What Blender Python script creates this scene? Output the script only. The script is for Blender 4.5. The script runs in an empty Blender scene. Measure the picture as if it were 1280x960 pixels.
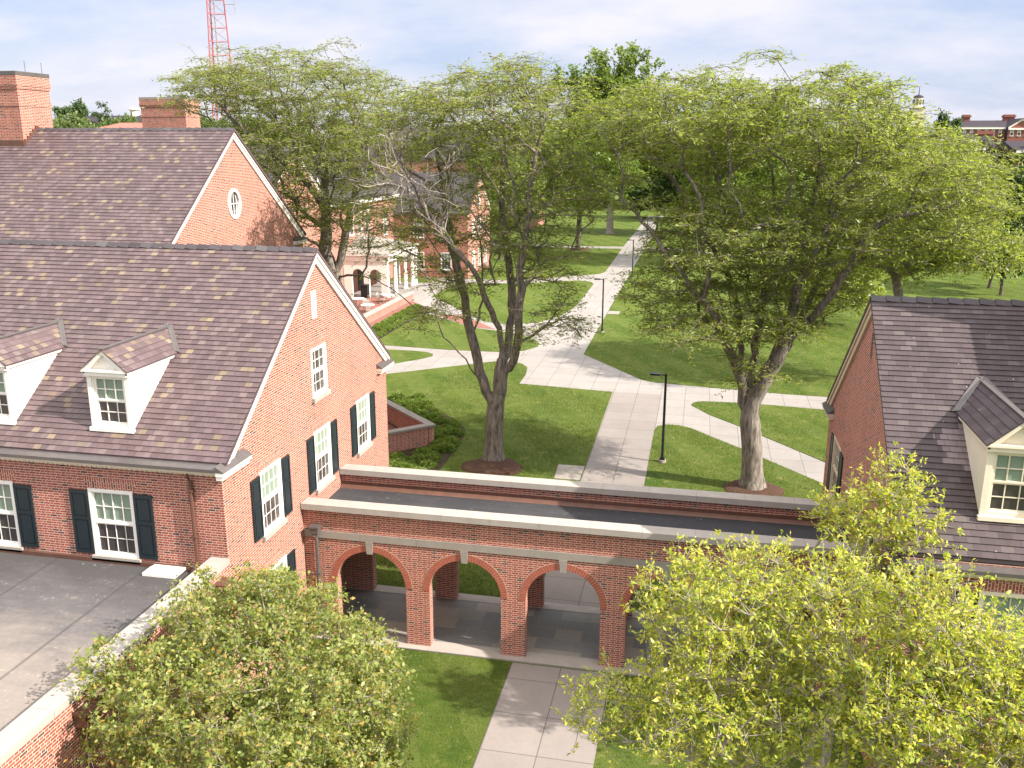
import bpy, bmesh, math, random
import numpy as np
from mathutils import Vector, Matrix
from mathutils.geometry import tessellate_polygon
R_ = math.radians
sc = bpy.context.scene
COL = sc.collection
rng = np.random.default_rng(7)
random.seed(5)

# ------------------------------------------------------------------ camera
F, PITCH, YAW, ROLL, HC = 1132.94, R_(14.7923), R_(-11.6791), R_(-0.1248), 14.8
fw = np.array([math.sin(YAW)*math.cos(PITCH), math.cos(YAW)*math.cos(PITCH), -math.sin(PITCH)])
rt = np.array([math.cos(YAW), -math.sin(YAW), 0.])
dn = np.cross(fw, rt)
c_, s_ = math.cos(ROLL), math.sin(ROLL)
CM = np.array([c_*rt+s_*dn, -s_*rt+c_*dn, fw])
cd = bpy.data.cameras.new('camera'); cam = bpy.data.objects.new('camera', cd); COL.objects.link(cam)
cd.sensor_fit = 'HORIZONTAL'; cd.sensor_width = 36; cd.lens = 36*F/1280; cd.clip_end = 5000; cd.clip_start = .5
mw = Matrix.Identity(4)
for i in range(3):
    mw[i][0] = CM[0][i]; mw[i][1] = -CM[1][i]; mw[i][2] = -CM[2][i]
mw[2][3] = HC
cam.matrix_world = mw
sc.camera = cam

def at(u, v, y):                      # survey helper: the point seen at (u, v) that stands y metres away
    d = CM.T @ np.array([(u-640)/F, (v-480)/F, 1.])
    return np.array([0, 0, HC]) + d*(y/d[1])

# ------------------------------------------------------------------ object helpers
def tag(o, label=None, cat=None, group=None, kind=None):
    if label: o['label'] = label
    if cat: o['category'] = cat
    if group: o['group'] = group
    if kind: o['kind'] = kind
    return o

def thing(name, loc, label, cat, group=None):
    o = bpy.data.objects.new(name, None); COL.objects.link(o)
    o.location = loc; o.empty_display_size = .3
    return tag(o, label, cat, group)

def link(name, me, parent=None):
    o = bpy.data.objects.new(name, me); COL.objects.link(o)
    if parent is not None:
        o.parent = parent
        off = Vector((0, 0, 0)); p = parent
        while p is not None:
            off += p.location; p = p.parent
        o.location = -off
    return o

def kids(o): return [c for c in COL.objects if c.parent == o]
def copy_tree(o, parent=None):
    c = o.copy(); COL.objects.link(c); c.parent = parent
    for ch in kids(o): copy_tree(ch, c)
    return c

class MB:
    """collects polygons; T maps local (u, d, z) to the world"""
    def __init__(s, T=None): s.v = []; s.f = []; s.uv = []; s.T = T or (lambda a, b, c: (a, b, c))
    def face(s, pts, uv=None):
        n = len(s.v); s.v += [s.T(*p) for p in pts]; s.f.append(list(range(n, n+len(pts)))); s.uv.append(uv)
    def box(s, a0, a1, b0, b1, c0, c1):
        p = [(a, b, c) for a in (a0, a1) for b in (b0, b1) for c in (c0, c1)]
        for q in ((0,1,3,2), (4,6,7,5), (0,4,5,1), (2,3,7,6), (0,2,6,4), (1,5,7,3)): s.face([p[i] for i in q])
    def prism(s, poly, b0, b1):       # poly in (a, c), extruded along b
        s.face([(a, b0, c) for a, c in poly]); s.face([(a, b1, c) for a, c in reversed(poly)])
        for i in range(len(poly)):
            (a, c), (a2, c2) = poly[i], poly[(i+1) % len(poly)]
            s.face([(a, b0, c), (a, b1, c), (a2, b1, c2), (a2, b0, c2)])
    def slab(s, poly, z0, z1):        # poly in (a, b), extruded along c
        s.face([(a, b, z1) for a, b in poly])
        for i in range(len(poly)):
            (a, b), (a2, b2) = poly[i], poly[(i+1) % len(poly)]
            s.face([(a, b, z0), (a2, b2, z0), (a2, b2, z1), (a, b, z1)])
    def tube(s, pts, r, k=8, caps=True):
        pts = [Vector(p) for p in pts]; rs = r if isinstance(r, (list, tuple)) else [r]*len(pts)
        rings = []
        for i, p in enumerate(pts):
            t = (pts[min(i+1, len(pts)-1)]-pts[max(i-1, 0)]).normalized()
            a = t.orthogonal().normalized() if abs(t.z) < .99 else Vector((1, 0, 0)); a = (a-t*a.dot(t)).normalized()
            b = t.cross(a)
            rings.append([tuple(p+(a*math.cos(6.2832*j/k)+b*math.sin(6.2832*j/k))*rs[i]) for j in range(k)])
        for i in range(len(rings)-1):
            for j in range(k):
                s.face([rings[i][j], rings[i][(j+1) % k], rings[i+1][(j+1) % k], rings[i+1][j]])
        if caps: s.face(rings[0][::-1]); s.face(rings[-1])
    def holed(s, outer, holes, d0, depth):    # planar wall in (u, z) at offset d0 with openings and reveals
        loops = [outer]+holes
        flat = [p for l in loops for p in l]
        for t in tessellate_polygon([[Vector((p[0], p[1], 0)) for p in l] for l in loops]):
            s.face([(flat[i][0], d0, flat[i][1]) for i in t])
        for h in holes:
            for i in range(len(h)):
                (a, c), (a2, c2) = h[i], h[(i+1) % len(h)]
                s.face([(a, d0, c), (a, d0-depth, c), (a2, d0-depth, c2), (a2, d0, c2)])
    def build(s, name, mat, parent=None, smooth=False, fix=True):
        me = bpy.data.meshes.new(name); me.from_pydata(s.v, [], s.f)
        if any(u is not None for u in s.uv):
            l = me.uv_layers.new(name='UVMap').data
            k = 0
            for f, u in zip(s.f, s.uv):
                for i in range(len(f)):
                    if u is not None: l[k].uv = u[i]
                    k += 1
        if fix:
            bm = bmesh.new(); bm.from_mesh(me)
            bmesh.ops.remove_doubles(bm, verts=bm.verts, dist=.0004)
            bmesh.ops.recalc_face_normals(bm, faces=bm.faces); bm.to_mesh(me); bm.free()
        me.materials.append(mat)
        if smooth:
            me.polygons.foreach_set('use_smooth', [True]*len(me.polygons))
        me.update()
        return link(name, me, parent)

def np_mesh(name, verts, faces, mat, parent=None, smooth=False):
    me = bpy.data.meshes.new(name)
    nv, nf, k = len(verts), len(faces), faces.shape[1]
    me.vertices.add(nv); me.vertices.foreach_set('co', np.ascontiguousarray(verts, dtype=np.float32).ravel())
    me.loops.add(nf*k); me.loops.foreach_set('vertex_index', np.ascontiguousarray(faces, dtype=np.int32).ravel())
    me.polygons.add(nf); me.polygons.foreach_set('loop_start', np.arange(0, nf*k, k, dtype=np.int32))
    me.polygons.foreach_set('loop_total', np.full(nf, k, dtype=np.int32))
    if smooth: me.polygons.foreach_set('use_smooth', np.ones(nf, dtype=bool))
    me.update(calc_edges=True); me.materials.append(mat)
    return link(name, me, parent)

# ------------------------------------------------------------------ node helpers
class NT:
    def __init__(s, name):
        s.m = bpy.data.materials.new(name); s.m.use_nodes = True; s.t = s.m.node_tree; s.t.nodes.clear()
    def n(s, typ, **kw):
        o = s.t.nodes.new(typ)
        for k, v in kw.items():
            if hasattr(o, k): setattr(o, k, v)
        return o
    def put(s, sock, v):
        if isinstance(v, bpy.types.NodeSocket): s.t.links.new(v, sock)
        else:
            if isinstance(v, tuple) and len(v) == 3 and sock.type == 'RGBA': v = v+(1,)
            sock.default_value = v
    def math(s, op, a, b=None, c=None):
        o = s.n('ShaderNodeMath', operation=op); s.put(o.inputs[0], a)
        if b is not None: s.put(o.inputs[1], b)
        if c is not None: s.put(o.inputs[2], c)
        return o.outputs[0]
    def mix(s, f, a, b, blend='MIX'):
        o = s.n('ShaderNodeMix', data_type='RGBA', blend_type=blend)
        s.put(o.inputs[0], f); s.put(o.inputs[6], a); s.put(o.inputs[7], b); return o.outputs[2]
    def ramp(s, f, stops, interp='LINEAR'):
        o = s.n('ShaderNodeValToRGB'); r = o.color_ramp; r.interpolation = interp
        while len(r.elements) > 1: r.elements.remove(r.elements[-1])
        for i, (p, c) in enumerate(stops):
            e = r.elements[0] if i == 0 else r.elements.new(p)
            e.position = p; e.color = tuple(c)+(1,) if len(c) == 3 else c
        s.put(o.inputs[0], f); return o.outputs[0]
    def noise(s, vec, scale, detail=3, rough=.55):
        o = s.n('ShaderNodeTexNoise'); s.put(o.inputs['Vector'], vec); o.inputs['Scale'].default_value = scale
        o.inputs['Detail'].default_value = detail; o.inputs['Roughness'].default_value = rough; return o.outputs[0]
    def white(s, vec):
        o = s.n('ShaderNodeTexWhiteNoise', noise_dimensions='3D'); s.put(o.inputs['Vector'], vec); return o.outputs[0]
    def comb(s, x, y, z=0.):
        o = s.n('ShaderNodeCombineXYZ'); s.put(o.inputs[0], x); s.put(o.inputs[1], y); s.put(o.inputs[2], z); return o.outputs[0]
    def sep(s, v):
        o = s.n('ShaderNodeSeparateXYZ'); s.put(o.inputs[0], v); return o.outputs
    def scale(s, v, k):
        o = s.n('ShaderNodeMapping'); s.put(o.inputs[0], v); o.inputs['Scale'].default_value = k; return o.outputs[0]
    def obj(s): return s.n('ShaderNodeTexCoord').outputs['Object']
    def pos(s): return s.n('ShaderNodeNewGeometry').outputs['Position']
    def bump(s, h, strength=.4, dist=.01):
        o = s.n('ShaderNodeBump'); s.put(o.inputs['Height'], h); o.inputs['Strength'].default_value = strength
        o.inputs['Distance'].default_value = dist; return o.outputs[0]
    def out(s, color, rough=.7, normal=None, spec=.4, metal=0.):
        p = s.n('ShaderNodeBsdfPrincipled'); s.put(p.inputs['Base Color'], color); s.put(p.inputs['Roughness'], rough)
        s.put(p.inputs['Specular IOR Level'], spec); s.put(p.inputs['Metallic'], metal)
        if normal is not None: s.put(p.inputs['Normal'], normal)
        o = s.n('ShaderNodeOutputMaterial'); s.t.links.new(p.outputs[0], o.inputs[0]); return s.m

def plain(name, col, rough=.6, var=.12, scale=3., spec=.4, metal=0., streak=False):
    t = NT(name); p = t.obj()
    v = t.scale(p, (scale, scale, scale*(.15 if streak else 1)))
    n = t.noise(v, 1., 5, .6)
    c = t.mix(n, tuple(x*(1-var) for x in col), tuple(min(1, x*(1+var)) for x in col))
    return t.out(c, rough, None, spec, metal)

def brick_mat(name, tint=(1, 1, 1), soldier=False):
    t = NT(name); x, y, z = t.sep(t.pos())
    g = t.n('ShaderNodeNewGeometry'); nx, ny, nz = t.sep(g.outputs['True Normal'])
    m = t.math('GREATER_THAN', t.math('ABSOLUTE', nx), .5)
    u = t.math('ADD', t.math('MULTIPLY', x, t.math('SUBTRACT', 1., m)), t.math('MULTIPLY', y, m))
    Pd, Hh = .305, .0677
    if soldier: u, z = z, u
    rowf = t.math('DIVIDE', z, Hh); row = t.math('FLOOR', rowf)
    uu = t.math('ADD', t.math('DIVIDE', u, Pd), t.math('MULTIPLY', t.math('FLOORED_MODULO', row, 2.), .5))
    cell = t.math('FLOOR', uu); fr = t.math('SUBTRACT', uu, cell)
    hd = t.math('GREATER_THAN', fr, .66)
    idn = t.math('ADD', t.math('MULTIPLY', cell, 2.), hd)
    wn = t.white(t.comb(idn, row, .5))
    a = t.math('LESS_THAN', fr, .036)
    b = t.math('LESS_THAN', t.math('ABSOLUTE', t.math('SUBTRACT', fr, .675)), .018)
    c = t.math('LESS_THAN', t.math('FRACT', rowf), .20)
    mort = t.math('MAXIMUM', t.math('MAXIMUM', a, b), c)
    T = lambda col: tuple(q*w for q, w in zip(col, tint))
    bc = t.ramp(wn, [(0, T((.27, .062, .044))), (.25, T((.33, .085, .062))), (.5, T((.385, .115, .080))), (.72, T((.30, .078, .056))),
                     (.90, T((.26, .07, .05))), (.93, T((.10, .05, .048))), (1, T((.13, .06, .055)))])
    big = t.noise(t.pos(), .7, 4, .6)
    bc = t.mix(.35, bc, t.mix(big, (.55, .55, .55), (1.25, 1.2, 1.2)), 'MULTIPLY')
    strk = t.noise(t.scale(t.pos(), (2.2, 2.2, .22)), 1., 4, .65)
    bc = t.mix(.45, bc, t.mix(strk, (.55, .53, .52), (1.3, 1.3, 1.3)), 'MULTIPLY')
    fine = t.noise(t.pos(), 45., 2)
    bc = t.mix(.25, bc, t.mix(fine, (.5, .5, .5), (1.3, 1.3, 1.3)), 'MULTIPLY')
    mc0 = t.mix(big, (.54, .44, .34), (.68, .57, .46))
    mc = t.mix(.3, mc0, t.mix(strk, (.5, .48, .46), (1.25, 1.25, 1.25)), 'MULTIPLY')
    col = t.mix(mort, bc, mc)
    return t.out(col, .85, t.bump(t.math('SUBTRACT', 1., mort), .5, .006), .25)

def tile_mat(name, tan_frac, base=(.120, .083, .087), patch=None):
    t = NT(name); uvn = t.n('ShaderNodeUVMap').outputs[0]; u, v, _ = t.sep(uvn)
    row = t.math('FLOOR', v)
    off = t.math('ADD', t.math('MULTIPLY', t.math('FLOORED_MODULO', row, 2.), .5), t.math('MULTIPLY', t.white(t.comb(row, 3.3)), .25))
    uu = t.math('ADD', u, off); cell = t.math('FLOOR', uu); fr = t.math('SUBTRACT', uu, cell)
    w = t.white(t.comb(cell, row, 1.7)); w2 = t.white(t.comb(cell, row, 9.1))
    B = lambda k, g=1.: (base[0]*k, base[1]*k*g, base[2]*k)
    dark = t.ramp(w2, [(0, B(.80)), (.35, B(.95)), (.7, B(1.08)), (.9, B(1.2, 1.05)), (1, B(1.45, 1.1))])
    tan = t.ramp(w2, [(0, (.155, .115, .085)), (.45, (.20, .152, .108)), (.8, (.23, .178, .128)), (1, (.135, .10, .088))])
    fl = t.math('LESS_THAN', w, tan_frac)
    if patch:
        uc, vc, ru, rv = patch
        dd = t.math('ADD', t.math('POWER', t.math('DIVIDE', t.math('SUBTRACT', u, uc), ru), 2.), t.math('POWER', t.math('DIVIDE', t.math('SUBTRACT', row, vc), rv), 2.))
        inn = t.math('LESS_THAN', t.math('ADD', dd, t.math('MULTIPLY', w, .7)), 1.)
        dark = t.mix(inn, dark, t.mix(w2, (.16, .122, .128), (.20, .155, .158)))
    c = t.mix(fl, dark, tan)
    wx = t.noise(t.scale(t.pos(), (1, 1, 1)), .9, 5, .65)
    c = t.mix(.5, c, t.mix(wx, (.6, .6, .6), (1.3, 1.28, 1.26)), 'MULTIPLY')
    stk = t.noise(t.scale(t.pos(), (3.2, .35, .35)), 1., 4, .65)
    c = t.mix(.45, c, t.mix(stk, (.55, .55, .56), (1.4, 1.38, 1.34)), 'MULTIPLY')
    fine = t.noise(t.scale(t.pos(), (28, 6, 6)), 1., 3, .6)
    c = t.mix(.35, c, t.mix(fine, (.55, .55, .55), (1.4, 1.4, 1.4)), 'MULTIPLY')
    if patch:
        sp = t.math('GREATER_THAN', t.noise(t.pos(), 13., 1, .5), .80)
        c = t.mix(t.math('MULTIPLY', sp, .8), c, (.5, .48, .46))
    jt = t.math('LESS_THAN', fr, .05)
    c = t.mix(t.math('MULTIPLY', jt, .55), c, (.03, .022, .024))
    return t.out(c, .62, None, .35)

def leaf_mat(name, cols, trans=.35, rough=.5):
    t = NT(name); g = t.n('ShaderNodeNewGeometry')
    c = t.ramp(g.outputs['Random Per Island'], [(i/(len(cols)-1), q) for i, q in enumerate(cols)])
    n = t.noise(t.pos(), .55, 3)
    c = t.mix(.5, c, t.mix(n, (.6, .62, .6), (1.35, 1.3, 1.2)), 'MULTIPLY')
    d = t.n('ShaderNodeBsdfDiffuse'); t.put(d.inputs[0], c)
    tr = t.n('ShaderNodeBsdfTranslucent'); t.put(tr.inputs[0], t.mix(1., c, (1.5, 1.55, .8), 'MULTIPLY'))
    gl = t.n('ShaderNodeBsdfGlossy'); t.put(gl.inputs[0], (.6, .6, .55)); gl.inputs['Roughness'].default_value = rough
    m1 = t.n('ShaderNodeMixShader'); m1.inputs[0].default_value = trans; t.t.links.new(d.outputs[0], m1.inputs[1]); t.t.links.new(tr.outputs[0], m1.inputs[2])
    m2 = t.n('ShaderNodeMixShader'); m2.inputs[0].default_value = .05; t.t.links.new(m1.outputs[0], m2.inputs[1]); t.t.links.new(gl.outputs[0], m2.inputs[2])
    o = t.n('ShaderNodeOutputMaterial'); t.t.links.new(m2.outputs[0], o.inputs[0]); return t.m

def bark_mat(name, a, b):
    t = NT(name); p = t.pos()
    n = t.noise(t.scale(p, (9, 9, 1.6)), 1., 5, .72); n2 = t.noise(p, 1.3, 4)
    c = t.ramp(n, [(.34, a), (.5, tuple((q+w)/2 for q, w in zip(a, b))), (.66, b)]); c = t.mix(.5, c, t.mix(n2, (.65, .65, .65), (1.3, 1.28, 1.22)), 'MULTIPLY')
    return t.out(c, .9, t.bump(n, .8, .03), .15)

def grass_mat(name, k=1.):
    t = NT(name); p = t.pos(); x, y, z = t.sep(p)
    n1 = t.noise(p, .22, 4, .6); n2 = t.noise(p, 1.6, 4, .65); n3 = t.noise(p, 14., 4, .75); n4 = t.noise(p, 60., 3, .7)
    stripe = t.math('SINE', t.math('ADD', t.math('MULTIPLY', t.math('ADD', x, t.math('MULTIPLY', y, .55)), 2.1), t.math('MULTIPLY', n1, 2.)))
    K = lambda c: tuple(q*k for q in c)
    c = t.mix(t.math('SMOOTHSTEP' if False else 'MULTIPLY_ADD', t.math('ADD', n1, n2), 1.5, -1.), K((.042, .084, .011)), K((.120, .148, .027)))
    c = t.mix(t.math('MULTIPLY', t.math('GREATER_THAN', stripe, 0.),   .34), c, K((.128, .160, .040)))
    c = t.mix(.75, c, t.mix(n3, (.45, .5, .4), (1.5, 1.45, 1.5)), 'MULTIPLY')
    c = t.mix(.65, c, t.mix(n4, (.3, .35, .3), (1.65, 1.6, 1.7)), 'MULTIPLY')
    straw = t.math('GREATER_THAN', t.math('ADD', t.math('MULTIPLY', n2, .7), t.math('MULTIPLY', n3, .4)), .66)
    c = t.mix(t.math('MULTIPLY', straw, .6), c, K((.22, .2, .08)))
    return t.out(c, .9, t.bump(t.math('ADD', n3, n4), .7, .05), .1)

def concrete_mat(name, col, jx=1.45, jy=1.55, ox=0., oy=0., rot=0.):
    t = NT(name); p = t.pos()
    mp = t.n('ShaderNodeMapping'); t.put(mp.inputs[0], p); mp.inputs['Rotation'].default_value = (0, 0, rot); mp.inputs['Location'].default_value = (ox, oy, 0)
    x, y, z = t.sep(mp.outputs[0])
    fx = t.math('FRACT', t.math('DIVIDE', x, jx)); fy = t.math('FRACT', t.math('DIVIDE', y, jy))
    j = t.math('MAXIMUM', t.math('LESS_THAN', fx, .028/jx), t.math('LESS_THAN', fy, .028/jy))
    slab = t.white(t.comb(t.math('FLOOR', t.math('DIVIDE', x, jx)), t.math('FLOOR', t.math('DIVIDE', y, jy)), .3))
    n = t.noise(p, .5, 5, .65); n2 = t.noise(p, 9., 4, .7); n3 = t.noise(t.scale(p, (1, .6, 1)), 2.2, 5, .7)
    c = t.mix(n, tuple(q*.80 for q in col), tuple(min(1, q*1.12) for q in col))
    c = t.mix(.45, c, t.mix(slab, (.87, .86, .85), (1.09, 1.09, 1.09)), 'MULTIPLY')
    c = t.mix(.3, c, t.mix(n2, (.6, .6, .6), (1.35, 1.35, 1.35)), 'MULTIPLY')
    c = t.mix(t.math('MULTIPLY', t.math('SMOOTH_MIN' if False else 'MULTIPLY_ADD', n3, 2.6, -1.25), .35), c, (.17, .15, .135))
    c = t.mix(t.math('MULTIPLY', j, .65), c, (.06, .052, .046))
    return t.out(c, .85, t.bump(n2, .15, .004), .2)

def glass_mat(name, col=(.034, .029, .029)):
    t = NT(name); n = t.noise(t.pos(), 1.3, 2)
    return t.out(t.mix(n, col, tuple(q*2.2 for q in col)), .06, t.bump(n, .06, .01), .6)

M = {}
M['brick'] = brick_mat('brick'); M['soldier'] = brick_mat('soldier_brick', (1.02, 1.05, 1.05), True)
M['voussoir'] = plain('voussoir_brick', (.33, .10, .066), .85, .35, 9., .2); M['mortar'] = plain('mortar', (.50, .40, .30), .9, .12, 8., .2)
M['tile'] = tile_mat('roof_tile_mixed', .085); M['tile_rear'] = tile_mat('roof_tile_mixed_rear', .08)
M['tile_plain'] = tile_mat('roof_tile_plain', 0., (.072, .053, .056), (6.35/.27, 16.5, 3.1, 4.6))
M['tile_dark'] = tile_mat('roof_tile_far', .0, (.06, .05, .055))
M['white'] = plain('white_paint', (.78, .74, .68), .5, .07, 4.); M['cream'] = plain('cream_paint', (.72, .64, .50), .5, .1, 3.)
M['beige'] = plain('beige_paint', (.55, .45, .33), .5, .1, 3.)
M['shutter'] = plain('shutter_paint', (.012, .020, .024), .45, .25, 6.)
M['copper'] = plain('weathered_copper', (.135, .066, .047), .5, .35, 5., .5, .25, True)
M['lead'] = plain('lead_sheet', (.12, .105, .10), .45, .3, 5., .5, .3); M['metal_dark'] = plain('black_metal', (.015, .015, .017), .4, .2, 6.)
M['stone'] = plain('limestone', (.27, .24, .21), .8, .22, 2.5, .25); M['stone_pale'] = plain('pale_limestone', (.335, .30, .268), .8, .2, 2.5, .25)
M['shade'] = plain('window_shade', (.19, .25, .19), .35, .08, 2., .6); M['glass'] = glass_mat('glass'); M['glass_far'] = glass_mat('glass_far', (.03, .035, .04))
M['curtain'] = plain('curtain', (.45, .46, .38), .5, .15, 7., .5)
M['grass'] = grass_mat('lawn_grass')
M['concrete'] = concrete_mat('concrete_walk', (.29, .265, .245), 1.45, 1.62, .45, .2)
M['concrete_old'] = concrete_mat('concrete_old', (.25, .22, .20), 1.45, 1.62, .45, .2)
M['concrete_rot'] = concrete_mat('concrete_diagonal', (.55, .52, .49), 1.5, 1.6, .2, .4, R_(38))
M['pavers'] = plain('brick_pavers', (.24, .105, .082), .85, .25, 12., .2)
M['bark'] = bark_mat('bark_grey', (.065, .054, .046), (.30, .26, .225)); M['bark_pale'] = bark_mat('bark_pale', (.17, .145, .12), (.42, .37, .33))
M['bark_dark'] = bark_mat('bark_dark', (.06, .05, .04), (.15, .125, .10))
M['leaf_locust'] = leaf_mat('locust_leaf', [(.155, .20, .036), (.215, .26, .054), (.265, .30, .072), (.31, .335, .098)], .58)
M['leaf_crab'] = leaf_mat('crab_leaf', [(.11, .16, .03), (.18, .235, .045), (.24, .29, .065), (.31, .34, .095), (.28, .30, .08), (.46, .30, .08)], .45)
M['leaf_yellow'] = leaf_mat('yellow_leaf', [(.20, .29, .03), (.32, .39, .05), (.43, .46, .065), (.53, .51, .09), (.58, .52, .09)], .48)
M['leaf_mid'] = leaf_mat('mid_leaf', [(.08, .135, .02), (.125, .19, .03), (.165, .23, .042), (.20, .26, .05)], .46)
M['leaf_dark'] = leaf_mat('dark_leaf', [(.035, .07, .018), (.055, .10, .024), (.08, .13, .034)], .3)
M['leaf_olive'] = leaf_mat('olive_leaf', [(.06, .065, .022), (.09, .09, .03), (.11, .105, .04)], .25)
M['leaf_far'] = leaf_mat('far_leaf', [(.09, .135, .04), (.13, .18, .055), (.17, .22, .075)], .38)

def membrane(name, dark, light, thr):
    t = NT(name); p = t.pos(); x, y, z = t.sep(p)
    n = t.noise(p, .33, 6, .68); n2 = t.noise(t.scale(p, (.6, 2.5, 1)), 1.4, 6, .72); n3 = t.noise(p, 11., 4, .75)
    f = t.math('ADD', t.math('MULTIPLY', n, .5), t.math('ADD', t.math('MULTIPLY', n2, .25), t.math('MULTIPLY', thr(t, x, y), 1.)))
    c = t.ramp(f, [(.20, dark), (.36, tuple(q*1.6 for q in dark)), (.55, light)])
    fl = t.math('GREATER_THAN', t.math('ADD', n3, t.math('MULTIPLY', n2, .5)), .93)
    c = t.mix(t.math('MULTIPLY', fl, .5), c, (.38, .35, .32))
    c = t.mix(.5, c, t.mix(n3, (.55, .55, .55), (1.4, 1.4, 1.4)), 'MULTIPLY')
    sm = t.math('LESS_THAN', t.math('FRACT', t.math('DIVIDE', t.math('ADD', x, .6), 2.6)), .03)
    c = t.mix(t.math('MULTIPLY', sm, .5), c, (.04, .04, .042))
    return t.out(c, .8, t.bump(n3, .2, .01), .3)
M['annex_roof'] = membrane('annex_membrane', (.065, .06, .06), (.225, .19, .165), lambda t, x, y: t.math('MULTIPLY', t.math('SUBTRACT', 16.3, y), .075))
M['gallery_roof'] = membrane('gallery_membrane', (.036, .035, .038), (.12, .115, .112), lambda t, x, y: t.math('MULTIPLY_ADD', x, -.008, -.19))

def flag_mat():
    t = NT('flagstone'); p = t.pos(); x, y, z = t.sep(p)
    row = t.math('FLOOR', t.math('DIVIDE', y, .62)); wr = t.white(t.comb(row, 2.2))
    uu = t.math('ADD', t.math('DIVIDE', x, t.math('ADD', .75, t.math('MULTIPLY', wr, .5))), t.math('MULTIPLY', wr, 7.))
    cell = t.math('FLOOR', uu); w = t.white(t.comb(cell, row, 4.))
    c = t.ramp(w, [(0, (.155, .15, .145)), (.3, (.195, .182, .165)), (.5, (.225, .205, .178)), (.75, (.175, .172, .168)), (.9, (.27, .235, .205)), (1, (.20, .19, .175))], 'CONSTANT')
    j = t.math('MAXIMUM', t.math('LESS_THAN', t.math('FRACT', t.math('DIVIDE', y, .62)), .03), t.math('LESS_THAN', t.math('FRACT', uu), .022))
    c = t.mix(t.math('MULTIPLY', j, .7), c, (.25, .23, .2))
    n = t.noise(p, 5., 4, .7); c = t.mix(.5, c, t.mix(n, (.6, .6, .6), (1.35, 1.35, 1.35)), 'MULTIPLY')
    return t.out(c, .6, None, .4)
M['flag'] = flag_mat()
def mulch_mat():
    t = NT('mulch'); p = t.pos(); n = t.noise(t.scale(p, (1, 1.6, 1)), 22., 4, .8); n2 = t.noise(p, 3., 3)
    c = t.ramp(n, [(.3, (.03, .017, .012)), (.5, (.085, .048, .034)), (.7, (.19, .112, .08))])
    c = t.mix(.4, c, t.mix(n2, (.6, .6, .6), (1.3, 1.3, 1.3)), 'MULTIPLY')
    return t.out(c, .95, t.bump(n, 1., .05), .1)
M['mulch'] = mulch_mat()
M['red_roof'] = plain('red_roof', (.42, .12, .085), .7, .1, 2.); M['tower_red'] = plain('mast_red', (.42, .10, .11), .5, .1, 2.)
M['orange_wall'] = plain('far_brick', (.24, .095, .075), .85, .15, 2., .2)
M['slate_far'] = plain('far_slate', (.05, .043, .05), .9, .15, 1., .08); M['blue_lamp'] = plain('blue_lens', (.02, .05, .6), .3, .1, 2.)
M['soil'] = plain('soil', (.05, .036, .026), .95, .4, 8., .1)

# ------------------------------------------------------------------ world and sun
SUN = Vector((.782, -.172, .60)).normalized()
w = bpy.data.worlds.new('World'); sc.world = w; w.use_nodes = True; nt = w.node_tree; nt.nodes.clear()
wt = NT.__new__(NT); wt.t = nt
sky = wt.n('ShaderNodeTexSky', sky_type='NISHITA'); sky.sun_disc = False
sky.sun_elevation = math.asin(SUN.z); sky.sun_rotation = math.atan2(SUN.x, SUN.y)
sky.air_density = 1.; sky.dust_density = 1.5; sky.ozone_density = 1.2
dirv = wt.n('ShaderNodeTexCoord').outputs['Generated']
dx, dy, dz = wt.sep(dirv)
kz = wt.math('ADD', wt.math('MAXIMUM', dz, 0.), .26)
cv = wt.comb(wt.math('DIVIDE', dx, kz), wt.math('DIVIDE', dy, kz), 0.)
cn = wt.noise(wt.scale(cv, (.8, .8, 1)), .95, 8, .55); cn2 = wt.noise(wt.scale(cv, (1.1, 1.6, 1)), 1.6, 6, .6)
cf = wt.ramp(wt.math('ADD', wt.math('MULTIPLY', cn, .65), wt.math('MULTIPLY', cn2, .35)), [(.39, (0, 0, 0)), (.56, (1, 1, 1))])
CLOUD = (4.6, 4.45, 4.7)
veil = wt.mix(.8, sky.outputs[0], (2.55, 2.95, 4.15))
skyc = wt.mix(wt.math('MULTIPLY', cf, .85), veil, CLOUD)
sky_fill = wt.math('ADD', 1., wt.math('MULTIPLY', wt.math('SMOOTHSTEP' if False else 'MAXIMUM', wt.math('SUBTRACT', dz, .16), 0.), 2.7))  # added fill light: unseen sky above the frame brightened to lift shaded areas
skyc = wt.mix(1., skyc, wt.comb(sky_fill, wt.math('POWER', sky_fill, .97), wt.math('POWER', sky_fill, .82)), 'MULTIPLY')
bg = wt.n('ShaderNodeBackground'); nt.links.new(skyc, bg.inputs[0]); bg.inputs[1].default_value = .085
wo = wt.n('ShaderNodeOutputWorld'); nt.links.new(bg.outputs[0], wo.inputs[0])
sl = bpy.data.lights.new('sun', 'SUN'); sl.energy = 4.0; sl.angle = R_(.55); sl.color = (1., .93, .84)
so = bpy.data.objects.new('sun', sl); COL.objects.link(so); so.rotation_euler = SUN.to_track_quat('Z', 'Y').to_euler(); so.location = SUN*200
sc.view_settings.view_transform = 'Standard'; sc.view_settings.look = 'None'; sc.view_settings.gamma = 1; sc.view_settings.exposure = 1.38
sc.view_settings.use_curve_mapping = False
sc.cycles.max_bounces = 8; sc.cycles.diffuse_bounces = 5; sc.cycles.transmission_bounces = 3; sc.cycles.transparent_max_bounces = 4
try: sc.cycles.use_denoising = True
except Exception: pass

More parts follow.
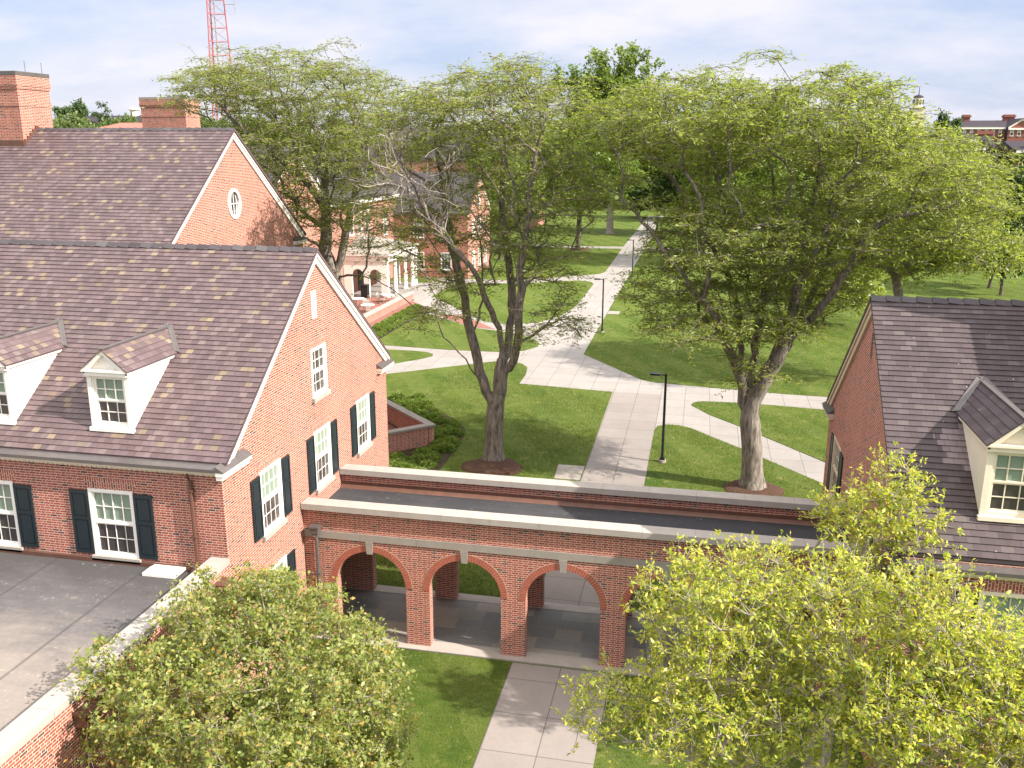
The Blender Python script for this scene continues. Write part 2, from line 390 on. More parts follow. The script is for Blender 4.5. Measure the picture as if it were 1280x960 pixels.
# ------------------------------------------------------------------ ground, walks, lawns
def sheet(name, poly, z, mat, kind='structure', skirt=.02):
    b = MB(); 
    tris = tessellate_polygon([[Vector((p[0], p[1], 0)) for p in poly]])
    for t in tris: b.face([(poly[i][0], poly[i][1], z) for i in t])
    if skirt:
        for i in range(len(poly)):
            p, q = poly[i], poly[(i+1) % len(poly)]
            b.face([(p[0], p[1], z-skirt), (q[0], q[1], z-skirt), (q[0], q[1], z), (p[0], p[1], z)])
    o = b.build(name, mat); tag(o, kind=kind); return o
def smooth_poly(p, it=1, keep=()):
    for _ in range(it):
        q = []
        for i in range(len(p)):
            a, b = np.array(p[i]), np.array(p[(i+1) % len(p)])
            q += [tuple(a*.75+b*.25), tuple(a*.25+b*.75)]
        p = q
    return p
g = MB(); g.face([(-3000, -300, 0), (3000, -300, 0), (3000, 4000, 0), (-3000, 4000, 0)]); tag(g.build('ground', M['grass'], fix=False), kind='structure')
sheet('path', [(-4.8, 3), (-1.9, 3), (-1.9, 23.3), (-4.8, 23.3)], .012, M['concrete_old'])
sheet('path', [(-4.82, 27.12), (-1.88, 27.12), (-1.88, 54.3), (-4.86, 54.25)], .016, M['concrete_old'])
sheet('path', [(-33, 27.1), (36, 27.1), (36, 57.2), (0, 58), (-5, 66), (-8.05, 84), (-8.05, 200), (-11.4, 200), (-11.4, 107.9), (-20, 99.7), (-29.5, 99.7), (-29.5, 80), (-27, 60), (-33, 56)], .006, M['concrete'])
sheet('path', [(-70, 135.8), (-26, 135.4), (-17.5, 134.5), (-11.3, 134.6), (-11.3, 137.6), (-17.5, 137), (-26, 138), (-70, 138.6)], .010, M['concrete'])
sheet('path', [(-8.1, 135.2), (-5.2, 134.4), (6.6, 127.6), (40, 126), (40, 128), (6.8, 130), (-4, 137), (-8.1, 137.8)], .014, M['concrete'])
LZ = .030
lawns = [
 [(-33, 27.05), (-4.8, 27.05), (-4.8, 40.7), (-4.86, 54.25), (-10.9, 55.0), (-10.95, 57.6), (-11.2, 59.4), (-11.7, 60.3), (-12.5, 60.85), (-13.6, 60.8), (-16.6, 58.4), (-20.5, 55.2), (-33, 46)],
 [(-33, 62.9), (-33, 49), (-26, 54.2), (-20.8, 58.2), (-19.1, 60.3), (-18.55, 61.3), (-18.7, 62.0), (-19.3, 62.5), (-20.2, 62.7)],
 [(-24.2, 64.2), (-22.9, 64.1), (-18, 63.6), (-14.2, 63.7), (-13.2, 63.9), (-12.4, 64.6), (-11.8, 65.8), (-11.65, 67), (-12.3, 68.4), (-13.6, 70), (-16, 71.3), (-18.5, 72.3), (-21.7, 75.6), (-24.2, 77.4)],
 [(-11.25, 85.4), (-11.3, 98.8), (-11.7, 100.2), (-12.4, 100.9), (-13.3, 101.1), (-15.2, 100.3), (-18.4, 97.8), (-22, 97), (-26.3, 96), (-26.3, 87.2), (-20.2, 78.3), (-18.3, 75.6), (-17.2, 74.7), (-15.4, 74.2), (-13.4, 75.5), (-12.1, 78.6), (-11.5, 82)],
 [(-11.1, 108.9), (-11.35, 134.4), (-17.4, 134.3), (-26, 135.2), (-45, 135.6), (-45, 108), (-24, 104), (-18.9, 101.4), (-15.8, 103.8), (-12.4, 106.2), (-11.5, 107.2)],
 [(-.05, 52.3), (.1, 52.9), (.6, 53.25), (2.3, 53.35), (4.2, 53.3), (7.6, 52.9), (36, 51.5), (36, 27.05), (18, 27.05), (14.8, 32), (6.4, 43.6), (2.6, 48.6), (1, 50.5)],
 [(-1.9, 27.05), (-1.9, 46.9), (-1.75, 47.7), (-1.3, 48.1), (-.7, 48.1), (0, 47.7), (2.5, 44.8), (6, 40.5), (11.5, 33), (15.5, 27.05)],
 [(-7.95, 64.3), (-3.3, 57.7), (-2.6, 57.25), (.1, 56.75), (5.6, 56.0), (36, 54.4), (60, 54), (60, 126), (40, 125.8), (6.6, 127.2), (-5.2, 134), (-8.1, 134.8)],
 [(-8.1, 138.2), (-4, 137.4), (6.8, 130.3), (40, 128.3), (60, 128.3), (60, 210), (-8.1, 210)],
]
for l in lawns: sheet('lawn', l, LZ, M['grass'], skirt=.026)
sheet('paved_strip', [(-22.8, 77.6), (-20.4, 77.4), (-16.3, 71.9), (-18.4, 72.5), (-21.6, 75.7)], .026, M['pavers'])
sheet('concrete_pad', [(-6.0, 38.6), (-4.83, 38.6), (-4.83, 40.5), (-6.1, 40.5)], .042, M['stone'])
sheet('concrete_pad', [(-7.95, 80.9), (-6.9, 80.9), (-6.9, 82.4), (-7.95, 82.4)], .042, M['stone'])
sheet('patio', [(-34.2, 58), (-27.9, 58), (-27.9, 84.2), (-34.2, 84.2)], .20, M['pavers'], skirt=.2)
def mound(name, cx, cy, rx, ry, h):
    b = MB(); K = 28; rr = [1, .93, .8, .55, .25]; hh = [.0, .35, .6, .85, 1.]
    wob = [1+.06*math.sin(3*6.283*j/K+cx)+.04*math.sin(7*6.283*j/K) for j in range(K)]
    ring = [[(cx+rx*r*wob[j]*math.cos(6.2832*j/K), cy+ry*r*wob[j]*math.sin(6.2832*j/K), LZ-.01+h*q) for j in range(K)] for r, q in zip(rr, hh)]
    for i in range(len(ring)-1):
        for j in range(K): b.face([ring[i][j], ring[i][(j+1) % K], ring[i+1][(j+1) % K], ring[i+1][j]])
    b.face(ring[-1])
    o = b.build(name, M['mulch'], smooth=True); tag(o, kind='stuff'); return o
mound('mulch', -9.1, 39.55, 1.5, 1.25, .22); mound('mulch', 2.85, 39.2, 1.35, 1.05, .2); mound('mulch', -17.5, 132, 2., 1.6, .2)

# ------------------------------------------------------------------ windows and shutters
def frame_T(kind, c):
    return {'+x': lambda u, d, z: (c+d, u, z), '-x': lambda u, d, z: (c-d, u, z), '-y': lambda u, d, z: (u, c-d, z), '+y': lambda u, d, z: (u, c+d, z)}[kind]

def window(par, T, uc, z0, z1, wd, nx=4, ny=2, shade=.5, mat='white', shutters=0., lintel=True, depth=.09, sill=True, glass='glass', detail=True, inner='shade'):
    u0, u1 = uc-wd/2, uc+wd/2; f = .085
    b = MB(T)
    b.box(u0, u0+f, -depth, .028, z0, z1); b.box(u1-f, u1, -depth, .028, z0, z1)
    b.box(u0+f, u1-f, -depth, .028, z1-f, z1); b.box(u0+f, u1-f, -depth, .028, z0, z0+f*.8)
    zm = (z0+z1)/2
    a0, a1, c0, c1 = u0+f, u1-f, z0+f*.8, z1-f
    b.box(a0, a1, -.055, -.004, zm-.028, zm+.028)
    if detail:
        bw = .017
        for (q0, q1, dd) in ((c0, zm-.028, -.035), (zm+.028, c1, -.02)):
            b.box(a0, a0+.04, -.058, dd, q0, q1); b.box(a1-.04, a1, -.058, dd, q0, q1)
            b.box(a0+.04, a1-.04, -.058, dd, q0, q0+.035); b.box(a0+.04, a1-.04, -.058, dd, q1-.035, q1)
            for i in range(1, nx):
                x = a0+(a1-a0)*i/nx; b.box(x-bw/2, x+bw/2, -.056, dd-.008, q0+.035, q1-.035)
            for j in range(1, ny):
                z = q0+(q1-q0)*j/ny; b.box(a0+.04, a1-.04, -.054, dd-.01, z-bw/2, z+bw/2)
    wo_ = b.build('window', M[mat], par)
    p = MB(T); p.box(a0-.01, a1+.01, -.075, -.062, c0-.01, c1+.01); p.build('pane', M[glass], wo_)
    if shade > 0:
        zs = c1-(c1-c0)*shade
        p = MB(T); p.box(a0, a1, -.062, -.059, zs, c1); p.build('window_shade', M[inner], wo_)
    if sill:
        p = MB(T); p.box(u0-.06, u1+.06, -.05, .10, z0-.13, z0-.002); p.build('sill', M['stone_pale' if mat == 'white' else mat], wo_)
    if lintel:
        p = MB(T); h = .3
        p.prism([(u0-.02, z1+.003), (u1+.02, z1+.003), (u1+.13, z1+h), (u0-.13, z1+h)], 0.004, .006); p.build('lintel', M['soldier'], par)
    if shutters:
        for sgn in (-1, 1):
            x0 = u0-.02-shutters if sgn < 0 else u1+.02; x1 = x0+shutters
            s = MB(T); q0, q1 = z0+.03, z1-.06
            s.box(x0, x1, .006, .03, q0, q1)
            st = .06; midz = q0+(q1-q0)*.56
            s.box(x0, x0+st, .03, .05, q0, q1); s.box(x1-st, x1, .03, .05, q0, q1)
            for zz in (q0, midz-.04, q1-.09): s.box(x0+st, x1-st, .03, .05, zz, zz+.085)
            for (e0, e1) in ((q0+.125, midz-.08), (midz+.085, q1-.13)):
                s.box(x0+st+.04, x1-st-.04, .03, .043, e0, e1)
            s.build('shutter', M['shutter'], par)
    return wo_

def rect(uc, z0, z1, wd): return [(uc-wd/2, z0), (uc+wd/2, z0), (uc+wd/2, z1), (uc-wd/2, z1)]

def courses(b, xa, xb, ya, za, yb, zb, row=.17, tw=.21, v0=0, thick=.024):
    """tiled slope from the eave line (ya, za) up to the ridge line (yb, zb), between xa and xb"""
    L = math.hypot(yb-ya, zb-za); n = max(2, int(round(L/row)))
    ny, nz = -(zb-za)/L*(1 if yb > ya else -1), abs(yb-ya)/L
    if yb < ya: ny = (zb-za)/L
    for i in range(n):
        s0, s1 = i/n, (i+1)/n
        y0, z0, y1, z1 = ya+(yb-ya)*s0, za+(zb-za)*s0, ya+(yb-ya)*s1, za+(zb-za)*s1
        p0 = (y0+ny*thick, z0+nz*thick); p1 = (y1, z1)
        ua, ub = xa/tw, xb/tw; v = v0+i
        b.face([(xa, p0[0], p0[1]), (xb, p0[0], p0[1]), (xb, p1[0], p1[1]), (xa, p1[0], p1[1])], [(ua, v+.04), (ub, v+.04), (ub, v+.96), (ua, v+.96)])
        b.face([(xa, y0, z0-.004), (xb, y0, z0-.004), (xb, p0[0], p0[1]), (xa, p0[0], p0[1])], [(ua, v+.04), (ub, v+.04), (ub, v+.05), (ua, v+.05)])

def roof_prism(b, xa, xb, y0, z0, yr, zr, y1, z1, t=.09):
    """deck under the tiles"""
    prof = [(y0, z0), (yr, zr), (y1, z1), (y1, z1-t), (yr, zr-t*1.2), (y0, z0-t)]
    for x in (xa, xb): 
        b.face([(x, prof[0][0], prof[0][1]), (x, prof[1][0], prof[1][1]), (x, prof[4][0], prof[4][1]), (x, prof[5][0], prof[5][1])], [(0.5, .5)]*4)
        b.face([(x, prof[1][0], prof[1][1]), (x, prof[2][0], prof[2][1]), (x, prof[3][0], prof[3][1]), (x, prof[4][0], prof[4][1])], [(0.5, .5)]*4)
    for i in (2, 3, 4, 5):
        p, q = prof[i], prof[(i+1) % 6]
        b.face([(xa, p[0], p[1]), (xb, p[0], p[1]), (xb, q[0], q[1]), (xa, q[0], q[1])], [(0.5, .5)]*4)

def ridge_cap(par, xa, xb, yr, zr, mat, slope=.76, step=.38):
    b = MB(); n = int((xb-xa)/step)
    for i in range(n):
        x0 = xa+(xb-xa)*i/n; x1 = x0+(xb-xa)/n-.012; lift = .012*(i % 2)+.02
        w_ = .17
        for sg in (-1, 1):
            b.face([(x0, yr, zr+lift+.03), (x1, yr, zr+.02), (x1, yr+sg*w_, zr+.02-w_*slope), (x0, yr+sg*w_, zr+lift+.03-w_*slope)], [(x0/.21, 3.5+7*i)]*4)
        b.face([(x0, yr-w_, zr+lift+.03-w_*slope), (x0, yr, zr+lift+.03), (x0, yr+w_, zr+lift+.03-w_*slope)], [(0, .5)]*3)
    return b.build('ridge_cap', mat, par, fix=False)

def gable_house(par, xg, xe, yA, yB, zw, ye0, ze, yr, zr, ye1, roofmat, trim, gable_wins=(), front_wins=(), sgn=1, oh=.16, extra_gable_holes=(), row=.17, tw=.21, tz0=0.):
    """ridge along x; the gable stands at xg and faces sgn*x; the body runs back to xe"""
    TG = frame_T('+x' if sgn > 0 else '-x', xg); TF = frame_T('-y', yA)
    b = MB(TG)
    s = (zr-ze)/(yr-ye0); d = .10
    outer = [(yA, tz0), (yB, tz0), (yB, ze+(yB-ye1)*-s-d if False else ze-.10), (yr, zr-d), (yA, ze-.10)]
    b.holed(outer, [rect(*h) for h in gable_wins]+list(extra_gable_holes), 0, .22)
    wl = b
    wl2 = MB(TF); xa, xb = min(xg, xe), max(xg, xe)
    wl2.holed([(xa, tz0), (xb, tz0), (xb, ze-.1), (xa, ze-.1)], [rect(*h) for h in front_wins], 0, .22)
    n = len(wl.v); wl.v += wl2.v; wl.f += [[i+n for i in f] for f in wl2.f]; wl.uv += wl2.uv
    bk = MB(); bk.face([(xa, yB, tz0), (xb, yB, tz0), (xb, yB, ze-.1), (xa, yB, ze-.1)])
    bk.face([(xe, yA, tz0), (xe, yB, tz0), (xe, yB, ze-.1), (xe, yr, zr-d), (xe, yA, ze-.1)])
    n = len(wl.v); wl.v += bk.v; wl.f += [[i+n for i in f] for f in bk.f]; wl.uv += bk.uv
    wl.build('wall', M['brick'], par)
    rx0, rx1 = (xe, xg+oh) if sgn > 0 else (xg-oh, xe)
    r = MB(); courses(r, rx0, rx1, ye0, ze, yr, zr, row, tw); courses(r, rx0, rx1, ye1, ze, yr, zr, row, tw, 100)
    roof_prism(r, rx0, rx1, ye0, ze-.006, yr, zr-.006, ye1, ze-.006)
    r.build('roof', roofmat, par, fix=False)
    ridge_cap(par, rx0, rx1, yr, zr, M['tile_dark'], s)
    # rake boards under the tiles
    v = MB(TG); bw = .26
    for yy in (ye0+.05, ye1-.05):
        z_ = ze+.04-.10
        v.face([(yy, .07, z_), (yr, .07, zr-.10), (yr, .07, zr-.10-bw*1.25), (yy, .07, z_-bw*1.25)])
        v.face([(yy, .003, z_-bw*1.25), (yr, .003, zr-.10-bw*1.25), (yr, .07, zr-.10-bw*1.25), (yy, .07, z_-bw*1.25)])
        v.face([(yy, .12, z_), (yr, .12, zr-.10), (yr, .12, zr-.10-bw*.45), (yy, .12, z_-bw*.45)])
        v.face([(yy, .07, z_-bw*.45), (yr, .07, zr-.10-bw*.45), (yr, .12, zr-.10-bw*.45), (yy, .12, z_-bw*.45)])
    v.build('verge_board', trim, par)
    return TG, TF

def cornice(par, x0, x1, y, z, trim, sgn=-1, ret=None):
    """box gutter cornice on the wall y (outwards = sgn*y); bottom at z"""
    b = MB(); Y = lambda d: y+sgn*d
    prof = [(0.0, z), (.06, z), (.06, z+.05), (.10, z+.05), (.10, z+.08), (.22, z+.10), (.27, z+.17), (.27, z+.22), (0.0, z+.22)]
    for i in range(len(prof)-1):
        (d0, q0), (d1, q1) = prof[i], prof[i+1]
        b.face([(x0, Y(d0), q0), (x1, Y(d0), q0), (x1, Y(d1), q1), (x0, Y(d1), q1)])
    for x in (x0, x1): b.face([(x, Y(d), q) for d, q in prof])
    n = int((x1-x0)/.14)
    for i in range(n):
        xx = x0+(i+.25)*(x1-x0)/n; a, c = sorted((Y(.061), Y(.088))); b.box(xx, xx+.07, a, c, z+.004, z+.046)
    o = b.build('cornice', trim, par)
    g_ = MB()
    a, c = sorted((Y(.285), Y(.262)))
    g_.box(x0, x1, a, c, z+.17, z+.255)
    g_.face([(x0, Y(.27), z+.225), (x1, Y(.27), z+.225), (x1, Y(-.12), z+.30), (x0, Y(-.12), z+.30)])
    g_.build('gutter', M['lead'], par)
    return o

def eave_return(par, TG, y0, y1, z, trim):
    b = MB(TG); b.box(y0, y1, .003, .16, z, z+.10); b.box(y0-.02, y1+.02, .003, .22, z+.10, z+.20); b.build('eave_return', trim, par)
    g_ = MB(TG); a, c = (y0-.03, y1+.03)
    g_.face([(a, .25, z+.205), (c, .25, z+.205), (c, .003, z+.36), (a, .003, z+.36)]); g_.face([(a, .25, z+.205), (a, .003, z+.36), (a, .003, z+.205)]); g_.face([(c, .25, z+.205), (c, .003, z+.36), (c, .003, z+.205)])
    g_.build('return_flashing', M['lead'], par)

def dormer(par, xc, yd, zb, roofz, trim, roofmat, wl=1.16, zt=9.24, zp=9.80, oh=.09, glass_shade=.5):
    """gabled dormer; front at yd; zb bottom, zt eave, zp peak; roofz(y) is the main slope"""
    x0, x1 = xc-wl/2, xc+wl/2
    yof = lambda z: yd+(z-roofz(yd))/roofz.s
    b = MB(); ff = .15
    # front casing with an opening, side cheeks
    T = frame_T('-y', yd); f = MB(T)
    f.holed([(x0, zb), (x1, zb), (x1, zt), (xc, zp-.06), (x0, zt)], [[(x0+ff, zb+.14), (x1-ff, zb+.14), (x1-ff, zt-.22), (x0+ff, zt-.22)]], 0, .1)
    b.v += f.v; b.f += f.f; b.uv += f.uv
    for x in (x0, x1): b.face([(x, yd, zb), (x, yd, zt), (x, yof(zt), zt)])
    for x in (x0, x1):
        a, c = (x-.02, x+.11) if x == x0 else (x-.11, x+.02)
        b.box(a, c, yd-.025, yd-.002, zb, zt-.15)
    b.box(x0-.05, x1+.05, yd-.10, yd-.002, zt-.15, zt-.04); b.box(x0-.09, x1+.09, yd-.15, yd-.004, zt-.04, zt+.015)
    for sg in (-1, 1):
        xe = xc+sg*(wl/2+oh)
        b.face([(xe, yd-.13, zt+.016), (xc, yd-.13, zp+.0), (xc, yd-.13, zp-.14), (xe-sg*.22, yd-.13, zt+.016)])
        b.face([(xe-sg*.22, yd-.13, zt+.016), (xc, yd-.13, zp-.14), (xc, yd-.004, zp-.14), (xe-sg*.22, yd-.004, zt+.016)])
        b.box(*sorted((xc+sg*wl/2, xc+sg*(wl/2+.07))), yd-.1, yof(zt-.1)+.03, zt-.10, zt-.005)
    dm = b.build('dormer', trim, par)
    sill = MB(T); sill.box(x0-.05, x1+.05, .002, .10, zb-.05, zb+.05); sill.build('sill', trim, dm)
    # window
    u0, u1, z0, z1 = x0+ff, x1-ff, zb+.14, zt-.22; zm = (z0+z1)/2
    wv = MB(T)
    for (q0, q1, dd) in ((z0, zm, -.05), (zm, z1, -.03)):
        wv.box(u0, u0+.05, -.08, dd, q0, q1); wv.box(u1-.05, u1, -.08, dd, q0, q1); wv.box(u0+.05, u1-.05, -.08, dd, q0, q0+.045); wv.box(u0+.05, u1-.05, -.08, dd, q1-.035, q1)
        for i in (1, 2):
            x = u0+(u1-u0)*i/3; wv.box(x-.011, x+.011, -.078, dd-.01, q0+.04, q1-.03)
        zz = (q0+q1)/2; wv.box(u0+.05, u1-.05, -.076, dd-.012, zz-.011, zz+.011)
    wv.build('window_frame', trim, dm)
    p = MB(T); p.box(u0, u1, -.098, -.084, z0, z1); p.build('pane', M['glass'], dm)
    p = MB(T); p.box(u0+.02, u1-.02, -.083, -.081, zm, z1); p.build('window_shade', M['shade'], dm)
    # roof: two tiled slopes running back into the main slope
    r = MB()
    L = math.hypot(wl/2+oh, zp-zt); n = 5
    for sg in (-1, 1):
        for i in range(n):
            a, c = i/n, (i+1)/n
            xa, za = xc+sg*(wl/2+oh)*(1-a), zt+(zp-zt)*a; xb, zb_ = xc+sg*(wl/2+oh)*(1-c), zt+(zp-zt)*c
            t = .022; nx_, nz_ = sg*(zp-zt)/L*t, (wl/2+oh)/L*t
            ya0, yb0 = yof(za)+.02, yof(zb_)+.02
            q = [(xa+nx_, yd-.16, za+nz_), (xb, yd-.16, zb_), (xb, yb0, zb_), (xa+nx_, ya0, za+nz_)]
            v = 40+i+(20 if sg > 0 else 0)+int(abs(xc)*7)
            r.face(q, [(q[0][1]/.21, v+.05), (q[1][1]/.21, v+.95), (q[2][1]/.21, v+.95), (q[3][1]/.21, v+.05)])
            r.face([(xa, yd-.16, za-.03), (xa+nx_, yd-.16, za+nz_), (xa+nx_, ya0, za+nz_), (xa, ya0, za-.03)], [(.5, v+.5)]*4)
            r.face([(xa, yd-.16, za-.03), (xa+nx_, yd-.16, za+nz_), (xb, yd-.16, zb_), (xb, yd-.16, zb_-.03)], [(.5, v+.5)]*4)
    r.build('dormer_roof', roofmat, dm, fix=False)
    k = MB(); k.box(xc-.06, xc+.06, yd-.17, yof(zp)+.04, zp-.005, zp+.028)
    # valley flashing
    for sg in (-1, 1):
        A = Vector((xc+sg*(wl/2+oh), yof(zt)+.0, zt+.02)); B = Vector((xc, yof(zp)+.05, zp+.05)); o_ = Vector((sg*.12, -.02, .0))
        up = Vector((0, -.02, .035))
        k.face([tuple(A+up), tuple(B+up), tuple(B+o_+up*.6), tuple(A+o_+up*.6)])
        k.face([tuple(A+up), tuple(B+up), tuple(B-o_*.6+up*1.6), tuple(A-o_*.6+up*1.6)])
    k.build('flashing', M['lead'], dm)
    return dm

def downspout(par, pts, r=.045, mat='copper', head=None, straps=()):
    b = MB(); b.tube(pts, r, 8)
    for p in straps: b.box(p[0]-r*1.5, p[0]+r*1.5, p[1]-r*1.5, p[1]+r*1.5, p[2]-.025, p[2]+.025)
    if head:
        x, y, z, w_, d_, h = head
        b.box(x-w_/2, x+w_/2, y-d_/2, y+d_/2, z, z+h); b.box(x-w_/2-.03, x+w_/2+.03, y-d_/2-.03, y+d_/2+.03, z+h, z+h+.05)
        b.box(x-w_/3, x+w_/3, y-d_/3, y+d_/3, z-h*.35, z)
    return b.build('downspout', M[mat], par)

class RoofZ:
    def __init__(s, y0, z0, y1, z1): s.y0, s.z0, s.s = y0, z0, (z1-z0)/(y1-y0)
    def __call__(s, y): return s.z0+(y-s.y0)*s.s

# ------------------------------------------------------------------ left near house
hs = thing('brick_house', (-18, 25.3, 0), 'red brick house with dormers, speckled purple and tan roof, joined to the arcade\'s left end', 'house')
XG = -11.3
gw = [(28.78, 4.42, 6.25, 1.26), (25.25, 4.42, 6.25, 1.26), (21.70, 4.42, 6.25, 1.26), (21.68, 1.42, 3.31, 1.26), (25.3, 7.33, 8.83, 1.12), (28.8, 1.42, 3.31, 1.26)]
fwn = [(-14.45, 4.40, 6.25, 1.28), (-17.95, 4.40, 6.25, 1.28), (-21.45, 4.40, 6.25, 1.28)]
vent = [(25.02, 9.75), (25.32, 9.75), (25.32, 10.52), (25.02, 10.52)]
TG, TF = gable_house(hs, XG, -32, 19.18, 31.3, 6.85, 19.22, 7.18, 25.35, 11.80, 31.48, M['tile'], M['white'], gw, fwn, 1, .14, [vent])
for i, h in enumerate(gw):
    if i == 4: window(hs, TG, *h, nx=3, ny=2, shade=.0, glass='glass'); continue
    window(hs, TG, *h, nx=4, ny=2, shade=.5, shutters=.50, inner='shade')
for h in fwn: window(hs, TF, *h, nx=4, ny=2, shade=.5, shutters=.52)
lv = MB(TG)
for i in range(7): 
    z = 9.77+i*.105; lv.face([(25.04, -.005, z), (25.30, -.005, z), (25.30, -.09, z+.11), (25.04, -.09, z+.11)])
lv.box(25.0, 25.04, -.1, .02, 9.73, 10.54); lv.box(25.3, 25.34, -.1, .02, 9.73, 10.54); lv.box(25.04, 25.3, -.1, .02, 10.5, 10.54); lv.box(25.04, 25.3, -.1, .02, 9.73, 9.77)
lv.build('attic_vent', M['white'], hs)
cornice(hs, -32, XG, 19.18, 6.86, M['cream']); cornice(hs, -32, XG, 31.3, 6.86, M['cream'], 1)
eave_return(hs, TG, 18.93, 20.35, 6.84, M['white']); eave_return(hs, TG, 30.35, 31.62, 6.72, M['cream'])
rz = RoofZ(19.22, 7.18, 25.35, 11.80)
for xc in (-14.62, -18.12, -21.62): dormer(hs, xc, 19.82, 7.66, rz, M['white'], M['tile'])
downspout(hs, [(-12.12, 18.98, 6.9), (-12.12, 19.1, 6.7), (-12.12, 19.1, 4.5), (-12.2, 18.98, 4.28)], .05, 'copper', None, [(-12.12, 19.1, 6.45), (-12.12, 19.1, 5.2)])

# ------------------------------------------------------------------ left rear house
hr = thing('brick_house', (-29, 38.4, 0), 'taller brick house behind, with oval gable window and wide ridge chimney', 'house')
XR = -20.7
def oval(yc, zc, ry, rz_, n=28): return [(yc+ry*math.cos(6.2832*i/n), zc+rz_*math.sin(6.2832*i/n)) for i in range(n)]
OY, OZ = 38.18, 12.2
TR, TRF = gable_house(hr, XR, -45, 31.7, 45.2, 9.8, 31.5, 10.2, 38.4, 15.47, 45.3, M['tile_rear'], M['white'], [], [], 1, .18, [oval(OY, OZ, .52, .62)], .2, .235)
b = MB(TR); n = 28; oo, ii = oval(OY, OZ, .58, .68), oval(OY, OZ, .44, .54)
for i in range(n):
    j = (i+1) % n
    b.face([(oo[i][0], .04, oo[i][1]), (oo[j][0], .04, oo[j][1]), (ii[j][0], .04, ii[j][1]), (ii[i][0], .04, ii[i][1])])
    b.face([(oo[i][0], .04, oo[i][1]), (oo[j][0], .04, oo[j][1]), (oo[j][0], -.0, oo[j][1]), (oo[i][0], -.0, oo[i][1])])
    b.face([(ii[i][0], .04, ii[i][1]), (ii[j][0], .04, ii[j][1]), (ii[j][0], -.08, ii[j][1]), (ii[i][0], -.08, ii[i][1])])
b.box(OY-.015, OY+.015, -.05, -.02, OZ-.54, OZ+.54); b.box(OY-.44, OY+.44, -.052, -.022, OZ-.015, OZ+.015)
for sg in (-1, 1):
    for a in np.linspace(-1.1, 1.1, 7)[:-1]:
        a2 = a+2.2/6
        b.prism([(OY+sg*(.10+.16*math.cos(a)-.02), OZ+.42*math.sin(a)), (OY+sg*(.12+.16*math.cos(a)), OZ+.42*math.sin(a)), (OY+sg*(.12+.16*math.cos(a2)), OZ+.42*math.sin(a2)), (OY+sg*(.10+.16*math.cos(a2)-.02), OZ+.42*math.sin(a2))], -.048, -.02)
ow = b.build('window', M['white'], hr)
p = MB(TR); p.face([(q[0], -.07, q[1]) for q in oval(OY, OZ, .5, .6)]); p.build('pane', M['glass'], ow)
eave_return(hr, TR, 44.0, 45.3, 9.75, M['white'])
def chimney(par, x0, x1, y0, y1, z0, z1, nm='chimney', cap='lead', bands=True):
    b = MB(); b.box(x0, x1, y0, y1, z0, z1-.75); e = .05
    b.box(x0-e, x1+e, y0-e, y1+e, z1-.75, z1-.18)
    if bands:
        b.box(x0-.03, x1+.03, y0-.03, y1+.03, z1-1.5, z1-1.36)
        b.box(x0-e-.03, x1+e+.03, y0-e-.03, y1+e+.03, z1-.62, z1-.50)
    c = b.build(nm, M['brick'], par)
    k = MB(); k.box(x0-.06, x1+.06, y0-.06, y1+.06, z1-.178, z1); k.build('chimney_cap', M[cap], c)
    return c
ch = chimney(hr, -33.4, -30.5, 37.4, 39.5, 13.5, 17.95)
k = MB(); k.box(-33.45, -30.46, 37.34, 37.395, 14.5, 14.95)
for i in range(5): k.box(-30.495, -30.44, 37.42+i*.2, 37.62+i*.2, 14.6+i*.15, 15.0+i*.15)
k.build('flashing', M['copper'], ch)
for x, y in ((-33.2, 37.5), (-31.9, 37.45), (-30.6, 38.2), (-30.6, 39.3)):
    k = MB(); k.tube([(x, y, 17.9), (x, y, 18.45)], .014, 5); k.build('lightning_rod', M['lead'], ch)

# house further back: only its ridge chimney shows over the roofs
hb = thing('brick_house', (-39, 68, 0), 'brick house hidden behind the roofs, only its wide pale capped chimney showing', 'house')
gable_house(hb, -31.5, -50, 62, 74, 9.8, 61.8, 10.1, 68, 14.6, 74.2, M['tile_dark'], M['white'], [], [], 1, .18, [], .3, .3)
a_ = at(178, 157, 67.5); c_2 = at(230, 121, 67.5)
chimney(hb, a_[0], c_2[0], 67.5, 69.6, 13.2, c_2[2], cap='stone')

# ------------------------------------------------------------------ annex with the flat roof
ax = thing('flat_roof_annex', (-20, 12, 0), 'low brick wing with a stained grey flat roof and stone coped parapet at lower left', 'building')
b = MB(); b.box(-34, -11.3, -2, 19.17, 0, 4.10)
b.box(-11.70, -11.3, -2, 19.17, 4.1, 4.5); b.box(-34, -11.7, -2, -1.6, 4.1, 4.5); b.build('wall', M['brick'], ax)
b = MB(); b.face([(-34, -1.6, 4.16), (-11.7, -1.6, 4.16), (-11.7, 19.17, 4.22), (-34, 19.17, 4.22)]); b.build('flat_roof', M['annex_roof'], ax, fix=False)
b = MB(); ys = np.linspace(-2.05, 19.17, 14)
for i in range(13): b.box(-11.76, -11.25, ys[i]+.004, ys[i+1]-.004, 4.503, 4.66)
b.build('coping', M['stone_pale'], ax)
b = MB(); b.box(-34, -11.8, 19.08, 19.172, 4.223, 4.33); b.box(-11.775, -11.702, -1.5, 19.07, 4.215, 4.36); b.build('flashing', M['copper'], ax)
for (yy, z) in ((13.35, 3.95), (18.62, 4.0)):
    downspout(ax, [(-11.17, yy, z), (-11.21, yy, z-.3), (-11.21, yy, .15)], .05, 'copper', (-11.15, yy, z, .26, .4, .26), [(-11.21, yy, 2.4)])
b = MB(); b.box(-13.4, -12.5, 18.62, 19.03, 4.225, 4.30); b.box(-13.3, -12.42, 18.68, 19.03, 4.302, 4.36)
tag(b.build('splash_block', M['white']), 'white rectangular splash block lying on the flat roof below a downspout', 'splash block')

